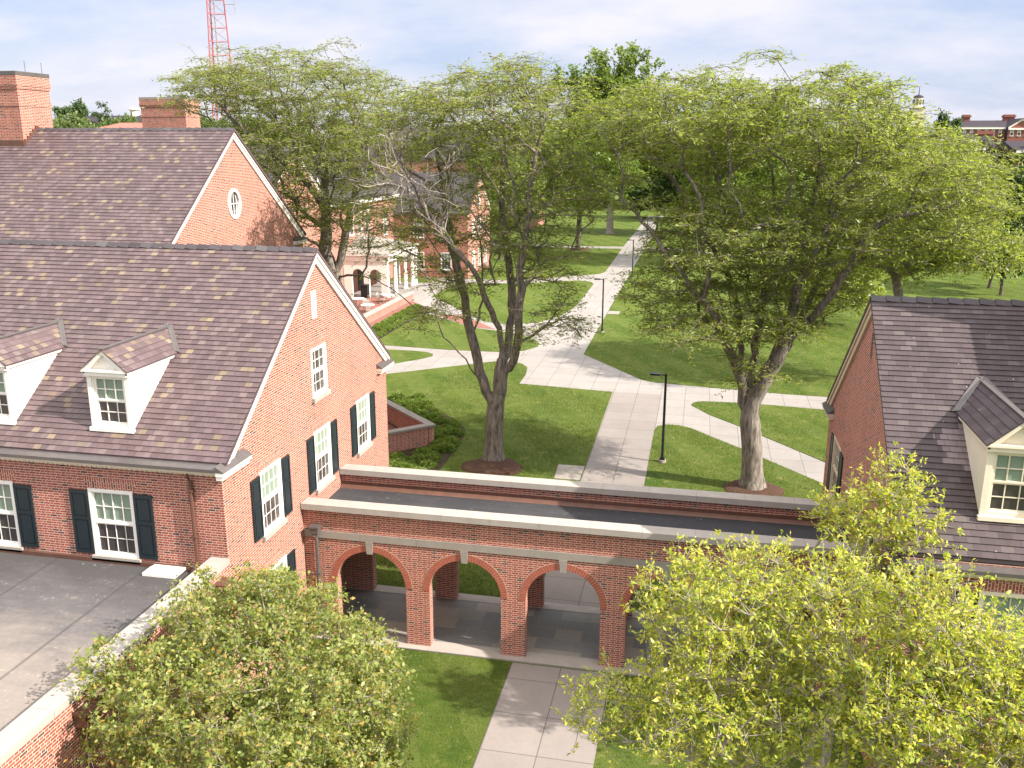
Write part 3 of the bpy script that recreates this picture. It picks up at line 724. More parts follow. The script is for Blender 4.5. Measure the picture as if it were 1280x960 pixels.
# ------------------------------------------------------------------ arcade between the houses
ar = thing('brick_arcade', (-3.3, 25.2, 0), 'red brick arcade with round arches and stone keystones linking two houses', 'arcade')
AC = [-9.215+2.925*k for k in range(5)]; RA, ZS = 1.093, 1.9
def arcade_wall(y0, y1):
    b = MB(frame_T('-y', y0)); N = 24
    out = [(-11.29, 0)]
    for c in AC:
        out.append((c-RA, 0)); out += [(c-RA*math.cos(math.pi*i/N), ZS+RA*math.sin(math.pi*i/N)) for i in range(N+1)]; out.append((c+RA, 0))
    out += [(4.64, 0), (4.64, 4.25), (-11.29, 4.25)]
    th = y1-y0
    tris = tessellate_polygon([[Vector((p[0], p[1], 0)) for p in out]])
    for d in (0, -th):
        for t in tris: b.face([(out[i][0], d, out[i][1]) for i in t])
    for i in range(len(out)):
        p, q = out[i], out[(i+1) % len(out)]; b.face([(p[0], 0, p[1]), (p[0], -th, p[1]), (q[0], -th, q[1]), (q[0], 0, q[1])])
    return b
wb = arcade_wall(23.59, 23.91); wb.build('wall', M['brick'], ar); arcade_wall(26.62, 26.93).build('wall', M['brick'], ar)
for yy in (23.70, 26.75):
    b = MB(); xs = np.linspace(-11.28, 4.63, 12)
    for i in range(11): b.box(xs[i]+.003, xs[i+1]-.003, yy-.27, yy+.24, 4.253, 4.44)
    b.build('coping', M['stone_pale'], ar)
b = MB(); b.box(-11.29, 4.64, 23.912, 26.618, 3.45, 3.78); b.build('flat_roof', M['gallery_roof'], ar)
b = MB(); b.face([(-11.28, 26.45, 3.783), (4.63, 26.45, 3.783), (4.63, 26.615, 3.90), (-11.28, 26.615, 3.90)]); b.box(-11.285, 4.63, 26.58, 26.615, 3.90, 3.97); b.build('flashing', M['copper'], ar)
b = MB(); xs = np.linspace(-11.26, 4.6, 10)
for i in range(9): b.box(xs[i]+.003, xs[i+1]-.003, 23.555, 23.587, 3.325, 3.555)
b.build('string_course', M['stone'], ar)
b = MB(); b2 = MB(); b3 = MB()
TA = frame_T('-y', 23.59)
for c in AC:
    k = MB(TA); k.prism([(c-.085, 2.93), (c+.085, 2.93), (c+.12, 3.322), (c-.12, 3.322)], .004, .045); k.build('keystone', M['stone'], ar)
    nv = 44
    for half in (0, 1):
     v = MB(TA); mo = MB(TA)
     for i in range(half*22, half*22+22):
        a0, a1 = math.pi*i/nv, math.pi*(i+1)/nv
        if abs((a0+a1)/2-math.pi/2) < .1: continue
        g_ = .005/RA
        P_ = lambda r, a: (c-r*math.cos(a), ZS+r*math.sin(a))
        mo.face([(*P_(RA, a0)[:1], .003, P_(RA, a0)[1]), (P_(RA, a1)[0], .003, P_(RA, a1)[1]), (P_(RA+.218, a1)[0], .003, P_(RA+.218, a1)[1]), (P_(RA+.218, a0)[0], .003, P_(RA+.218, a0)[1])])
        v.prism([P_(RA, a0+g_), P_(RA, a1-g_), P_(RA+.205, a1-g_), P_(RA+.205, a0+g_)], .0035, .009)
     rg = v.build('arch_ring', M['voussoir'], ar); mo.build('mortar_bed', M['mortar'], rg)
b = MB(); b.face([(-11.28, 23.35, .034), (4.63, 23.35, .034), (4.63, 27.06, .034), (-11.28, 27.06, .034)]); b.build('floor', M['flag'], ar, fix=False)
b = MB(); b.box(-11.28, 4.63, 23.36, 23.93, 0, .05); b.box(-11.28, 4.63, 26.6, 27.05, 0, .05); b.build('threshold', M['stone_pale'], ar)
downspout(ar, [(-10.86, 23.43, 3.6), (-10.86, 23.5, 3.3), (-10.86, 23.5, .1)], .055, 'lead', (-10.86, 23.43, 3.55, .26, .22, .16), [(-10.86, 23.5, 2.2)])

# ------------------------------------------------------------------ right house
hd = thing('brick_house', (12, 25.4, 0), 'brick house with plain dark purple roof and cream dormer at the right edge', 'house')
XL = 4.65
gwr = [(29.13, 3.55, 5.60, 1.5), (21.7, 3.55, 5.40, 1.26)]
fwr = [(6.87, 3.6, 5.62, 1.30), (10.4, 3.6, 5.62, 1.30)]
ventr = [(25.1, 9.25), (25.4, 9.25), (25.4, 9.95), (25.1, 9.95)]
TGR, TFR = gable_house(hd, XL, 24, 19.25, 31.45, 6.0, 19.28, 6.35, 25.4, 10.90, 31.52, M['tile_plain'], M['beige'], gwr, fwr, -1, .14, [ventr], .17, .27)
window(hd, TGR, *gwr[0], nx=4, ny=2, mat='beige', shutters=.5); window(hd, TGR, *gwr[1], nx=4, ny=2, mat='beige', shutters=.5)
for h in fwr: window(hd, TFR, *h, nx=4, ny=2, mat='cream', shutters=.5)
lv = MB(TGR)
for i in range(6): 
    z = 9.27+i*.11; lv.face([(25.12, -.005, z), (25.38, -.005, z), (25.38, -.09, z+.11), (25.12, -.09, z+.11)])
lv.build('attic_vent', M['lead'], hd)
cornice(hd, XL-.0, 24, 19.25, 5.93, M['cream']); cornice(hd, XL, 24, 31.45, 5.93, M['beige'], 1)
eave_return(hd, TGR, 19.0, 20.2, 5.9, M['beige']); eave_return(hd, TGR, 30.5, 31.75, 5.95, M['beige'])
rzr = RoofZ(19.28, 6.35, 25.4, 10.90)
for xc in (6.96,): dormer(hd, xc-.1, 20.05, 6.98, rzr, M['cream'], M['tile_plain'], 1.2, 8.66, 9.28)
downspout(hd, [(4.9, 18.98, 5.95), (4.55, 19.5, 5.6), (4.55, 22.9, 4.8), (4.57, 23.2, 4.5), (4.57, 23.3, .2)], .05, 'lead')
downspout(hd, [(5.02, 19.0, 5.95), (5.02, 19.15, 5.7), (5.02, 19.15, .2)], .05, 'copper')
# taller block beyond the frame whose shade falls over the tiles
b = MB(); b.face([(10.3, 19.6, 5), (10.3, 31.2, 5), (10.3, 31.2, 9.7), (10.3, 25.4, 13.95), (10.3, 19.6, 9.7)])
b.box(10.31, 24, 19.6, 31.2, 5, 9.7); b.build('upper_wall', M['brick'], hd)
r = MB(); courses(r, 10.2, 24, 19.3, 9.5, 25.4, 14.05, .17, .27); courses(r, 10.2, 24, 31.5, 9.5, 25.4, 14.05, .17, .27, 100); roof_prism(r, 10.2, 24, 19.3, 9.494, 25.4, 14.044, 31.5, 9.494); r.build('upper_roof', M['tile_plain'], hd, fix=False)
chimney(hd, 10.35, 11.4, 23.9, 26.9, 12, 16.6)

# ------------------------------------------------------------------ trees
def tube_chain(pts, rad, k, V, Fc, base):
    m = len(pts); t = np.gradient(pts, axis=0); t /= np.linalg.norm(t, axis=1)[:, None]+1e-9
    ref = np.array([1., 0, 0]) if abs(t[:, 0]).mean() < .7 else np.array([0, 0, 1.])
    a = np.cross(t, ref); a /= np.linalg.norm(a, axis=1)[:, None]+1e-9; b = np.cross(t, a)
    th = np.arange(k)*2*np.pi/k
    ring = pts[:, None, :]+(a[:, None, :]*np.cos(th)[None, :, None]+b[:, None, :]*np.sin(th)[None, :, None])*rad[:, None, None]
    V.append(ring.reshape(-1, 3))
    i = np.arange(m-1)[:, None]*k; j = np.arange(k)[None, :]; j2 = (j+1) % k
    Fc.append((np.stack([i+j, i+j2, i+k+j2, i+k+j], -1).reshape(-1, 4))+base)
    return base+m*k

def resample(p, step):
    p = np.asarray(p, float); d = np.r_[0, np.cumsum(np.linalg.norm(np.diff(p, axis=0), axis=1))]
    n = max(2, int(round(d[-1]/step))+1); s = np.linspace(0, d[-1], n)
    q = np.stack([np.interp(s, d, p[:, i]) for i in range(3)], 1)
    for _ in range(2):
        q[1:-1] = q[1:-1]*.5+(q[:-2]+q[2:])*.25
    return q

def tree_data(r, trunk, limbs, crown, ncl, r_trunk, leaf, r_tip=.012, minsep=.55, shell=.45, pathw=.25, step=.6, gravity=0., bare=()):
    """skeleton through given limbs, then clusters in the crown joined to the nearest branch; returns wood and leaf arrays"""
    pos, par, pl = [], [], []
    def add(q, start, jit=.0):
        p = start
        for k, c in enumerate(q):
            pos.append(np.array(c)); par.append(p); pl.append(0. if p < 0 else pl[p]+np.linalg.norm(pos[-1]-pos[p])); p = len(pos)-1
        return p
    tq = resample(trunk, .5); add(tq, -1)
    def nearest(c): return int(np.argmin(np.linalg.norm(np.array(pos)-c, axis=1)))
    limb_tips = []
    for l in limbs:
        q = resample(l, .5); q[1:-1] += r.normal(0, .035, (len(q)-2, 3)); n = nearest(q[0]); limb_tips.append(add(q[1:] if np.linalg.norm(pos[n]-q[0]) < .5 else q, n))
    nsk = len(pos)
    # clusters
    cen = np.array([c[:3] for c in crown]); rad = np.array([c[3:6] for c in crown]); vol = rad.prod(1); cl = []
    tries = 0
    while len(cl) < ncl and tries < ncl*60:
        tries += 1
        i = r.choice(len(crown), p=vol/vol.sum()); d = r.normal(size=3); d /= np.linalg.norm(d); rr = r.random()**(1/3.)
        rr = rr if r.random() > shell else .72+.28*r.random()
        d = d*rr
        if d[2] < -.55 and r.random() < .6: continue
        c = cen[i]+d*rad[i]
        ok = True
        for j in range(len(crown)):
            if j != i and r.random() < .5 and (((c-cen[j])/rad[j])**2).sum() < .35: ok = False
        if c[2] < .8 or not ok: continue
        if cl and np.min(np.linalg.norm((np.array(cl)-c)*[1, 1, 1.4], axis=1)) < minsep: continue
        cl.append(c)
    cl = np.array(cl); root = tq[-1]
    order = np.argsort(np.linalg.norm(cl-root, axis=1)); tips = []
    P = np.zeros((len(pos)+len(cl)*14+10, 3)); P[:len(pos)] = pos; L = np.zeros(len(P)); L[:len(pos)] = pl; n = len(pos)
    ntr = len(tq)
    for ci in order:
        c = cl[ci]; dv = c-P[:n]; d = np.linalg.norm(dv, axis=1)
        cost = d+pathw*L[:n]+np.maximum(0, -dv[:, 2])*.5
        cost[:max(1, ntr-2)] += 3.
        p = int(np.argmin(cost)); dd = d[p]
        k = max(1, int(dd/step)); gp = par[p] if par[p] >= 0 else p
        t0 = P[p]-P[gp]; t0 = t0/(np.linalg.norm(t0)+1e-6); t1 = dv[p]/(dd+1e-6)
        cp = P[p]+(t0*.5+t1*.5+np.array([0, 0, .25]))*dd*.45; q = p
        for j in range(1, k+1):
            t = j/k; x = (1-t)**2*P[p]+2*t*(1-t)*cp+t*t*c
            if j < k: x = x+r.normal(0, .05*min(1, dd), 3)
            P[n] = x; par.append(q); L[n] = L[q]+np.linalg.norm(x-P[q]); q = n; n += 1
        tips.append(q)
    P = P[:n]; par = np.array(par)
    cnt = np.zeros(n)
    for t in tips: cnt[t] += 1
    for t in limb_tips: cnt[t] += 1.5
    for i in range(n-1, 0, -1): cnt[par[i]] += cnt[i]
    cnt = np.maximum(cnt, 1); N = cnt[0]; e = math.log(r_trunk/r_tip)/math.log(N); R = r_tip*cnt**e
    ht = P[:ntr, 2]-P[0, 2]; R[:ntr] = np.maximum(R[:ntr], r_trunk*.9)*(1+.45*np.exp(-ht/.35))
    ch = [[] for _ in range(n)]
    for i in range(1, n): ch[par[i]].append(i)
    V, Fc, base = [], [], 0; stack = [(0, None)]
    while stack:
        s, pa = stack.pop(); chain = [] if pa is None else [pa]; i = s
        while True:
            chain.append(i); cs = ch[i]
            if not cs: break
            cs = sorted(cs, key=lambda a: -cnt[a]); stack += [(a, i) for a in cs[1:]]; i = cs[0]
        if len(chain) < 2: continue
        q = P[chain]; rr = R[chain].copy()
        if pa is not None: rr[0] = min(rr[0], rr[1]*1.25)
        k = 10 if rr.max() > .15 else 6 if rr.max() > .05 else 4
        base = tube_chain(q, rr, k, V, Fc, base)
    # twigs and leaves
    nt_, lp, ll, lw, tl, flat, droop, keep = leaf['twigs'], leaf['per'], leaf['len'], leaf['wid'], leaf['tlen'], leaf['flat'], leaf['droop'], leaf.get('keep', 1.)
    tp = P[np.array(tips)]
    if bare: 
        m_ = np.ones(len(tp), bool)
        for (bx, by, bz, br) in bare: m_ &= np.linalg.norm(tp-[bx, by, bz], axis=1) > br
        leafy = m_
    else: leafy = np.ones(len(tp), bool)
    C = np.repeat(tp, nt_, 0); lf = np.repeat(leafy, nt_); d = r.normal(size=C.shape); d[:, 2] *= flat; d[:, 2] += leaf.get('up', .1)
    d /= np.linalg.norm(d, axis=1)[:, None]; Ln = tl*(.5+.7*r.random(len(C)))
    ts = np.array([0., .5, 1.]); q = C[:, None, :]+d[:, None, :]*(ts[None, :, None]*Ln[:, None, None]); q[:, :, 2] -= (ts**2)[None, :]*(droop*Ln)[:, None]
    k = 3; tr = leaf.get('twr', .007)*np.array([1., .8, .35])
    a = np.cross(d, [0.3, .2, .93]); a /= np.linalg.norm(a, axis=1)[:, None]+1e-6; b = np.cross(d, a); th = np.arange(k)*2*np.pi/k
    ring = q[:, :, None, :]+(a[:, None, None, :]*np.cos(th)[None, None, :, None]+b[:, None, None, :]*np.sin(th)[None, None, :, None])*tr[None, :, None, None]
    nb = len(q); V.append(ring.reshape(-1, 3)); bi = (np.arange(nb)*9)[:, None, None]+(np.arange(2)*3)[None, :, None]; j = np.arange(3)[None, None, :]; j2 = (j+1) % 3
    Fc.append(np.stack([bi+j, bi+j2, bi+3+j2, bi+3+j], -1).reshape(-1, 4)+base)
    WV, WF = np.concatenate(V), np.concatenate(Fc)
    # leaves along twigs
    q, d, Ln = q[lf], d[lf], Ln[lf]
    m = len(q); s = r.random((m, lp)); s = .12+.9*s**leaf.get('tipbias', 1.); x = q[:, :1]+d[:, None]*(s*Ln[:, None])[..., None]; x[:, :, 2] -= (s**2)*(droop*Ln)[:, None]
    ld = d[:, None]*.5+r.normal(0, .75, (m, lp, 3)); ld[..., 2] = ld[..., 2]*leaf.get('lflat', .6)-leaf.get('ldroop', .15)
    ld /= np.linalg.norm(ld, axis=2)[..., None]
    x = x+r.normal(0, leaf.get('spread', .05), x.shape); x, ld = x.reshape(-1, 3), ld.reshape(-1, 3)
    if keep < 1: kk = r.random(len(x)) < keep; x, ld = x[kk], ld[kk]
    up = r.normal(0, leaf.get('njit', .55), x.shape)+[0.15, -.1, 1.]
    sd = np.cross(ld, up); sd /= np.linalg.norm(sd, axis=1)[:, None]+1e-6
    sz = (.5+1.05*r.random(len(x))**1.6)[:, None]; l_, w_ = ll*sz, lw*sz
    nrm = np.cross(sd, ld)
    v0, v2 = x, x+ld*l_-nrm*l_*.12; mid = x+ld*l_*.5+nrm*l_*.06
    LV = np.stack([v0, mid-sd*w_/2, v2, mid+sd*w_/2], 1).reshape(-1, 3); LF = np.arange(len(x)*4).reshape(-1, 4)
    return WV, WF, LV, LF

def tree(name, label, base, seed, trunk, limbs, crown, ncl, rt_, leaf, lmat, bmat, cat='tree', group=None, **kw):
    r = np.random.default_rng(seed); t = thing(name, tuple(base), label, cat, group)
    WV, WF, LV, LF = tree_data(r, trunk, limbs, crown, ncl, rt_, leaf, **kw)
    np_mesh('trunk', WV, WF, M[bmat], t, True); np_mesh('crown', LV, LF, M[lmat], t)
    return t

LOC = dict(twigs=8, per=18, len=.18, wid=.046, tlen=1.15, flat=.16, droop=.22, up=.10, lflat=.4, ldroop=.14, spread=.09, njit=1.3, twr=.011)
def px(y, *pts): return [at(p[0], p[1], y+(p[2] if len(p) > 2 else 0)) for p in pts]

# the tall locust left of the walk
y1 = 40.2; b1 = at(617, 578, y1); b1[2] = .1
tr1 = [b1]+px(y1, (617.5, 545), (619, 512))
L1 = [px(y1, (619, 512), (607, 488), (596, 450), (590, 419), (585, 392), (571, 330, .5), (560, 290, .8), (556, 250, 1), (549, 200, 1.2), (540, 160, 1.3)),
      px(y1, (587, 400), (570, 346, -.6), (543, 309, -1.2), (530, 289, -1.6)),
      px(y1, (590, 425), (600, 395, 1.5), (604, 340, 2.2), (600, 300, 3)),
      px(y1, (619, 512), (624, 490), (629, 455), (627, 419), (618, 398), (611, 383, -.5), (591.6, 333, -1), (561, 305, -1.4), (530, 257, -1.8), (502, 232, -2.2), (467, 213, -2.4), (443, 205, -2.6)),
      px(y1, (629, 455), (637, 430, .8), (640, 388, 1), (640, 350, 1.2), (631, 310, 1.4), (627, 263, 1.6), (627, 225, 1.8), (632, 180, 2)),
      px(y1, (631, 470), (643, 450, -.3), (648, 430, -.6), (650, 390, -.8), (649, 351, -1), (655, 300, -1), (661, 270, -1.2), (661, 240, -1.4), (670, 190, -1.8)),
      px(y1, (655, 300, -1), (645, 275, -1.5), (638, 255, -2), (618, 235, -2.5), (600, 205, -3)),
      px(y1, (648, 430, -.6), (660, 424, -1), (672, 415, -1.4), (690, 398, -2)),
      px(y1, (599, 478), (590, 463, -.5), (577, 443, -1), (560, 424, -1.2), (547, 420, -1.4), (547, 400, -1.6)),
      px(y1, (530, 257, -1.8), (520, 238, -2.4), (508, 216, -2.6), (497, 195, -2.4), (485, 172, -2.2)),
      px(y1, (502, 232, -2.2), (488, 238, -2.5), (470, 232, -2.6)), px(y1, (561, 305, -1.4), (540, 293, -2), (520, 262, -2.2), (511, 243, -2.4))]
def ell(u, v, y, rx, ry, rz_): c = at(u, v, y); return (c[0], c[1], c[2], rx, ry, rz_)
C1 = [ell(595, 140, 40.6, 3.6, 3.8, 1.7), ell(520, 170, 40.8, 3.0, 3.4, 1.9), ell(655, 150, 40.4, 3.0, 3.4, 2.5), ell(625, 100, 40.6, 2.2, 2.6, .8), ell(665, 330, 40., 2.4, 2.6, 1.9), ell(690, 405, 39, 1.7, 1.4, 1.2),
      ell(555, 395, 39.2, 1.3, 1.2, .9), ell(600, 260, 41.5, 2.6, 3, 2.2), ell(535, 320, 40, 1.6, 1.6, 1.5), ell(490, 270, 39.5, 1.8, 1.8, 1.3), ell(560, 350, 39.5, 1.5, 1.4, 1.2), ell(700, 240, 40.5, 2.4, 2.6, 2.2), ell(520, 300, 39.6, 1.8, 1.8, 1.5)] + [ell(u, v, 40.4+o, .75, .8, .42) for u, v, o in ((500, 118, 0), (530, 100, 1), (562, 84, -.5), (600, 72, .8), (636, 66, 0), (655, 78, 1), (690, 84, -.6), (722, 108, .5), (455, 150, 0), (735, 140, 1))]
dead = [tuple(at(480, 222, y1-2.4))+(1.7,), tuple(at(515, 235, y1-2.2))+(1.3,)]
LOC1 = dict(LOC, per=12, keep=.92)
t1 = tree('honey_locust', 'tall feathery locust with forked grey trunk and a dead bare branch, beside the concrete pad', b1, 11, tr1, L1, C1, 560, .42, LOC1, 'leaf_locust', 'bark', group='honey locusts', bare=dead)

def bare_branch(par, starts, seed, name, mat):
    r = np.random.default_rng(seed); V, Fc = [], []; base = 0
    todo = [(np.array(p), np.array(d), L, rd, 0) for p, d, L, rd in starts]
    while todo:
        p, d, L, rd, lev = todo.pop(); n = max(3, int(L/.28)); pts = [p]; dd = d/np.linalg.norm(d)
        for k in range(n):
            dd = dd+r.normal(0, .22, 3)+[0, 0, .04]; dd /= np.linalg.norm(dd); pts.append(pts[-1]+dd*L/n)
            if lev < 3 and k > 0 and r.random() < (.8 if lev < 2 else .5):
                sd = dd+r.normal(0, .75, 3); todo.append((pts[-1], sd, L*(.35+.3*r.random()), rd*(1-k/n*.6)*.55, lev+1))
        pts = np.array(pts); rr = np.maximum(np.linspace(rd, rd*.35, len(pts)), .012)*1.25; base = tube_chain(pts, rr, 5 if lev < 2 else 3, V, Fc, base)
    o = np_mesh(name, np.concatenate(V), np.concatenate(Fc), M[mat], par, True); return o
M['dead_wood'] = bark_mat('dead_wood', (.22, .19, .165), (.50, .45, .40))
q = lambda u, v, o: at(u, v, y1+o)
sts = [(q(548, 285, -1.6), q(500, 232, -2.2)-q(548, 285, -1.6), 3.2, .05), (q(530, 257, -1.8), q(440, 198, -2.8)-q(530, 257, -1.8), 3.8, .055), (q(520, 245, -2.), q(470, 180, -2)-q(520, 245, -2.), 3., .045),
       (q(561, 305, -1.4), q(520, 250, -3)-q(561, 305, -1.4), 2.6, .04), (q(502, 232, -2.2), q(500, 165, -2.4)-q(502, 232, -2.2), 2.4, .035), (q(575, 320, -1.2), q(560, 260, -3)-q(575, 320, -1.2), 2.4, .035)]
for k_, st in enumerate(sts):
    tag(bare_branch(t1, [st], 60+k_, 'dead_branch', 'dead_wood'), 'bare bleached dead branch')

# the broad locust right of the walk
y2 = 39.2; b2 = at(940, 612, y2); b2[2] = .1
tr2 = [b2]+px(y2, (940.5, 560), (937.5, 528))
L2 = [px(y2, (937, 528), (929, 495), (926, 465), (920, 452), (905, 427, -.5), (896, 390, -.8), (874, 374, -1.2), (852, 343, -1.6), (838, 310, -2)),
      px(y2, (937, 528), (938, 490), (940, 460), (944, 425), (952, 384, .6), (961, 357, .8), (950, 325, 1), (925, 300, 1.2), (905, 265, 1.4), (895, 215, 1.5), (886, 168, 1.5), (864, 146, 1.4)),
      px(y2, (926, 460), (926, 425, 1), (918, 365, 1.6), (905, 330, 2), (870, 277, 2.4), (855, 250, 2.6), (836, 215, 2.8), (815, 195, 3)),
      px(y2, (938, 515), (948, 490), (962, 465), (974, 446), (986, 402, -.3), (997, 371, -.4), (996, 345, -.5), (985, 312, -.7), (980, 296, -.8), (972, 284, -1), (955, 279, -1.3), (939, 281, -1.6), (925, 300, -1.8), (911, 324, -2)),
      px(y2, (997, 371, -.4), (1004, 330, .4), (1006, 300, .6), (1008, 271, .8), (1024, 234, 1), (1022, 200, 1), (1020, 170, 1), (1008, 145, 1)),
      px(y2, (974, 446), (986, 425, .4), (996, 409, .6), (1011, 374, .8), (1033, 334, 1), (1040, 300, 1.2), (1055, 262, 1.4), (1070, 225, 1.6)),
      px(y2, (996, 409, .6), (1004, 412, .2), (1033, 377, -.4), (1055, 343, -.8), (1080, 296, -1.2), (1110, 272, -1.6), (1150, 262, -2), (1185, 262, -2.2)),
      px(y2, (1055, 343, -.8), (1080, 320, .8), (1110, 315, 2), (1150, 300, 3), (1190, 270, 3.4)),
      px(y2, (873, 374, -1.2), (890, 372, -2.4), (880, 400, -3), (858, 418, -3.4), (840, 440, -3.6)),
      px(y2, (852, 343, -1.6), (820, 300, -1), (800, 270, -.6), (775, 245, -.2))]
C2 = [ell(870, 158, 40, 4.3, 4., 2.0), ell(780, 165, 40.4, 2.2, 2.8, 1.5), ell(1020, 152, 39.6, 4.1, 4., 1.9), ell(1090, 130, 39.6, 1.8, 2.4, 1.), ell(940, 118, 39.8, 2.4, 2.6, .8), ell(1120, 220, 39.6, 4.2, 4.2, 1.9), ell(1190, 265, 39.2, 2.2, 2.8, 1.6),
      ell(892, 300, 39, 2.7, 3.2, 2.4), ell(960, 300, 39.6, 4, 3.4, 2.2), ell(880, 395, 38.2, 2.5, 2.2, 1.4), ell(1060, 290, 39, 3.2, 3, 1.5), ell(930, 470, 38.6, 1.2, 1., 1.1), ell(815, 405, 38, 1.3, 1.3, .6), ell(975, 420, 38.4, 1.2, 1.1, 1.1), ell(930, 385, 39.4, 3., 2.4, 1.5), ell(845, 360, 38.4, 2., 2., 1.2), ell(1010, 360, 40.2, 2.2, 2., 1.4), ell(770, 240, 39, 1.6, 1.8, .9)] + [ell(u, v, 39.6+o, .8, .9, .42) for u, v, o in ((770, 108, 0), (815, 96, 1), (850, 86, -.5), (905, 84, .8), (952, 76, 0), (1000, 98, -1), (1042, 92, .5), (1085, 90, 0), (1112, 106, 1), (1140, 150, 0), (1185, 178, .5), (1225, 215, 0), (1235, 255, -.5), (720, 165, 0), (712, 225, .5))]
tree('honey_locust', 'broad spreading locust with many upright limbs, growing beside the lamp right of the walk', b2, 23, tr2, L2, C2, 900, .46, LOC, 'leaf_locust', 'bark', group='honey locusts')

# the locust behind the left house
y3 = 47.; b3 = at(418, 330, y3); b3 = np.array([b3[0], y3, 0.])
f3 = at(418, 345, y3)
tr3 = [b3, b3+[0, 0, 3.], f3]
L3 = [px(y3, (418, 345), (406, 316), (408, 267), (407, 230), (410, 200), (395, 165, .5), (370, 130, .8), (340, 105, 1)),
      px(y3, (418, 345), (424, 335), (434, 289), (438, 265), (448, 225, .6), (450, 180, .8), (440, 140, 1), (430, 105, 1.2)),
      px(y3, (438, 265), (454, 261, -.6), (475, 254, -1), (498, 252, -1.4), (520, 262, -1.8)),
      px(y3, (420, 348), (438, 342, -.6), (456, 344, -1), (480, 355, -1.6), (497, 366, -2), (516, 380, -2.4), (535, 400, -2.8)),
      px(y3, (408, 267), (385, 225, -.6), (352, 205, -1), (325, 175, -1.2), (290, 150, -1.4)),
      px(y3, (407, 230), (380, 180, 1.4), (330, 140, 2), (280, 115, 2.2))]
C3 = [ell(350, 108, 47.5, 4., 4.2, 1.8), ell(280, 115, 47.5, 2.8, 3.6, 1.5), ell(428, 122, 47.5, 3.2, 3.6, 2.), ell(370, 180, 47, 4.4, 4., 2.), ell(450, 190, 46.5, 2.4, 3, 2.), ell(310, 190, 47, 2.4, 2.6, 1.4), ell(240, 105, 47, 1.2, 1.6, .7), ell(400, 235, 46, 3, 2.6, 1.5), ell(540, 400, 44, 1.2, 1, .8), ell(470, 350, 45, .9, .8, .5), ell(380, 270, 46, 2.6, 2, 1.2), ell(455, 255, 45.5, 2., 2, 1.4), ell(355, 235, 46, 2., 2, 1.), ell(480, 300, 44.5, 1.6, 1.4, .9), ell(430, 295, 45, 1.7, 1.5, .9), ell(400, 205, 46, 2.4, 2, 1.1)] + [ell(u, v, 47+o, .85, .9, .4) for u, v, o in ((225, 98, 0), (262, 74, 1), (300, 66, 0), (335, 58, -.5), (370, 60, .6), (405, 58, 0), (440, 74, 1), (465, 100, 0), (240, 130, .5))]
tree('honey_locust', 'lacy locust with pale thin twigs rising behind the left houses, before the columned hall', b3, 37, tr3, L3, C3, 640, .42, dict(LOC, keep=.8, per=14), 'leaf_locust', 'bark', group='honey locusts')

# courtyard trees
CRAB = dict(twigs=8, per=16, len=.085, wid=.05, tlen=.42, flat=.8, droop=.1, up=.25, lflat=.9, ldroop=.0, spread=.045, njit=.8, twr=.005)
b4 = np.array([-8.0, 14.6, 0.])
C4 = [(-7.9, 14.4, 4.0, 2.9, 2.7, 1.9), (-8.6, 15.6, 4.6, 2.2, 1.8, 1.4), (-10.1, 13.8, 4.2, 1.3, 1.5, 1.0), (-6.6, 13.4, 3.3, 1.9, 1.8, 1.3), (-7.2, 12.4, 3.2, 1.9, 1.5, 1.2), (-10.6, 13.9, 4.7, 1., .8, .5), (-9.9, 15.8, 5.4, .9, .8, .6), (-8.0, 15.2, 5.7, 1.2, 1., .6), ell(125, 815, 14, .6, .6, .32), ell(205, 765, 14.6, .55, .6, .32), ell(250, 750, 14.8, .5, .5, .3)]
tree('crabapple_tree', 'rounded small leaved green tree in front of the annex wall at lower left', b4, 41, [b4, b4+[.05, 0, .9], b4+[.1, .05, 1.5]],
     [[b4+[.1, 0, 1.5], b4+[-.8, .3, 2.6], b4+[-1.8, 0, 3.8]], [b4+[.1, 0, 1.5], b4+[.6, .6, 2.8], b4+[.2, 1, 4.6]], [b4+[.1, 0, 1.5], b4+[1.2, -.6, 2.5], b4+[1.8, -1.2, 3.4]], [b4+[.1, 0, 1.5], b4+[.2, -1, 2.4], b4+[.5, -2, 3.5]]],
     C4, 640, .15, CRAB, 'leaf_crab', 'bark_pale', minsep=.3, r_tip=.006, step=.35, shell=.5)
YEL = dict(twigs=7, per=15, len=.078, wid=.034, tlen=.48, flat=.7, droop=-.2, up=.4, lflat=.9, ldroop=-.25, spread=.025, njit=.8, twr=.008, tipbias=.55)
def cyard(name, label, b, seed, crown, ncl, r_, limbs, lm='leaf_yellow', leaf=YEL, **kw):
    b = np.array(b, float);
    tree(name, label, b, seed, [b, b+[.03, 0, .7], b+[.06, .03, 1.2]], [[b+np.array(q) for q in l] for l in limbs], crown, ncl, r_, leaf, lm, 'bark_pale', group='courtyard trees with yellow green leaves', r_tip=.006, step=.35, **kw)
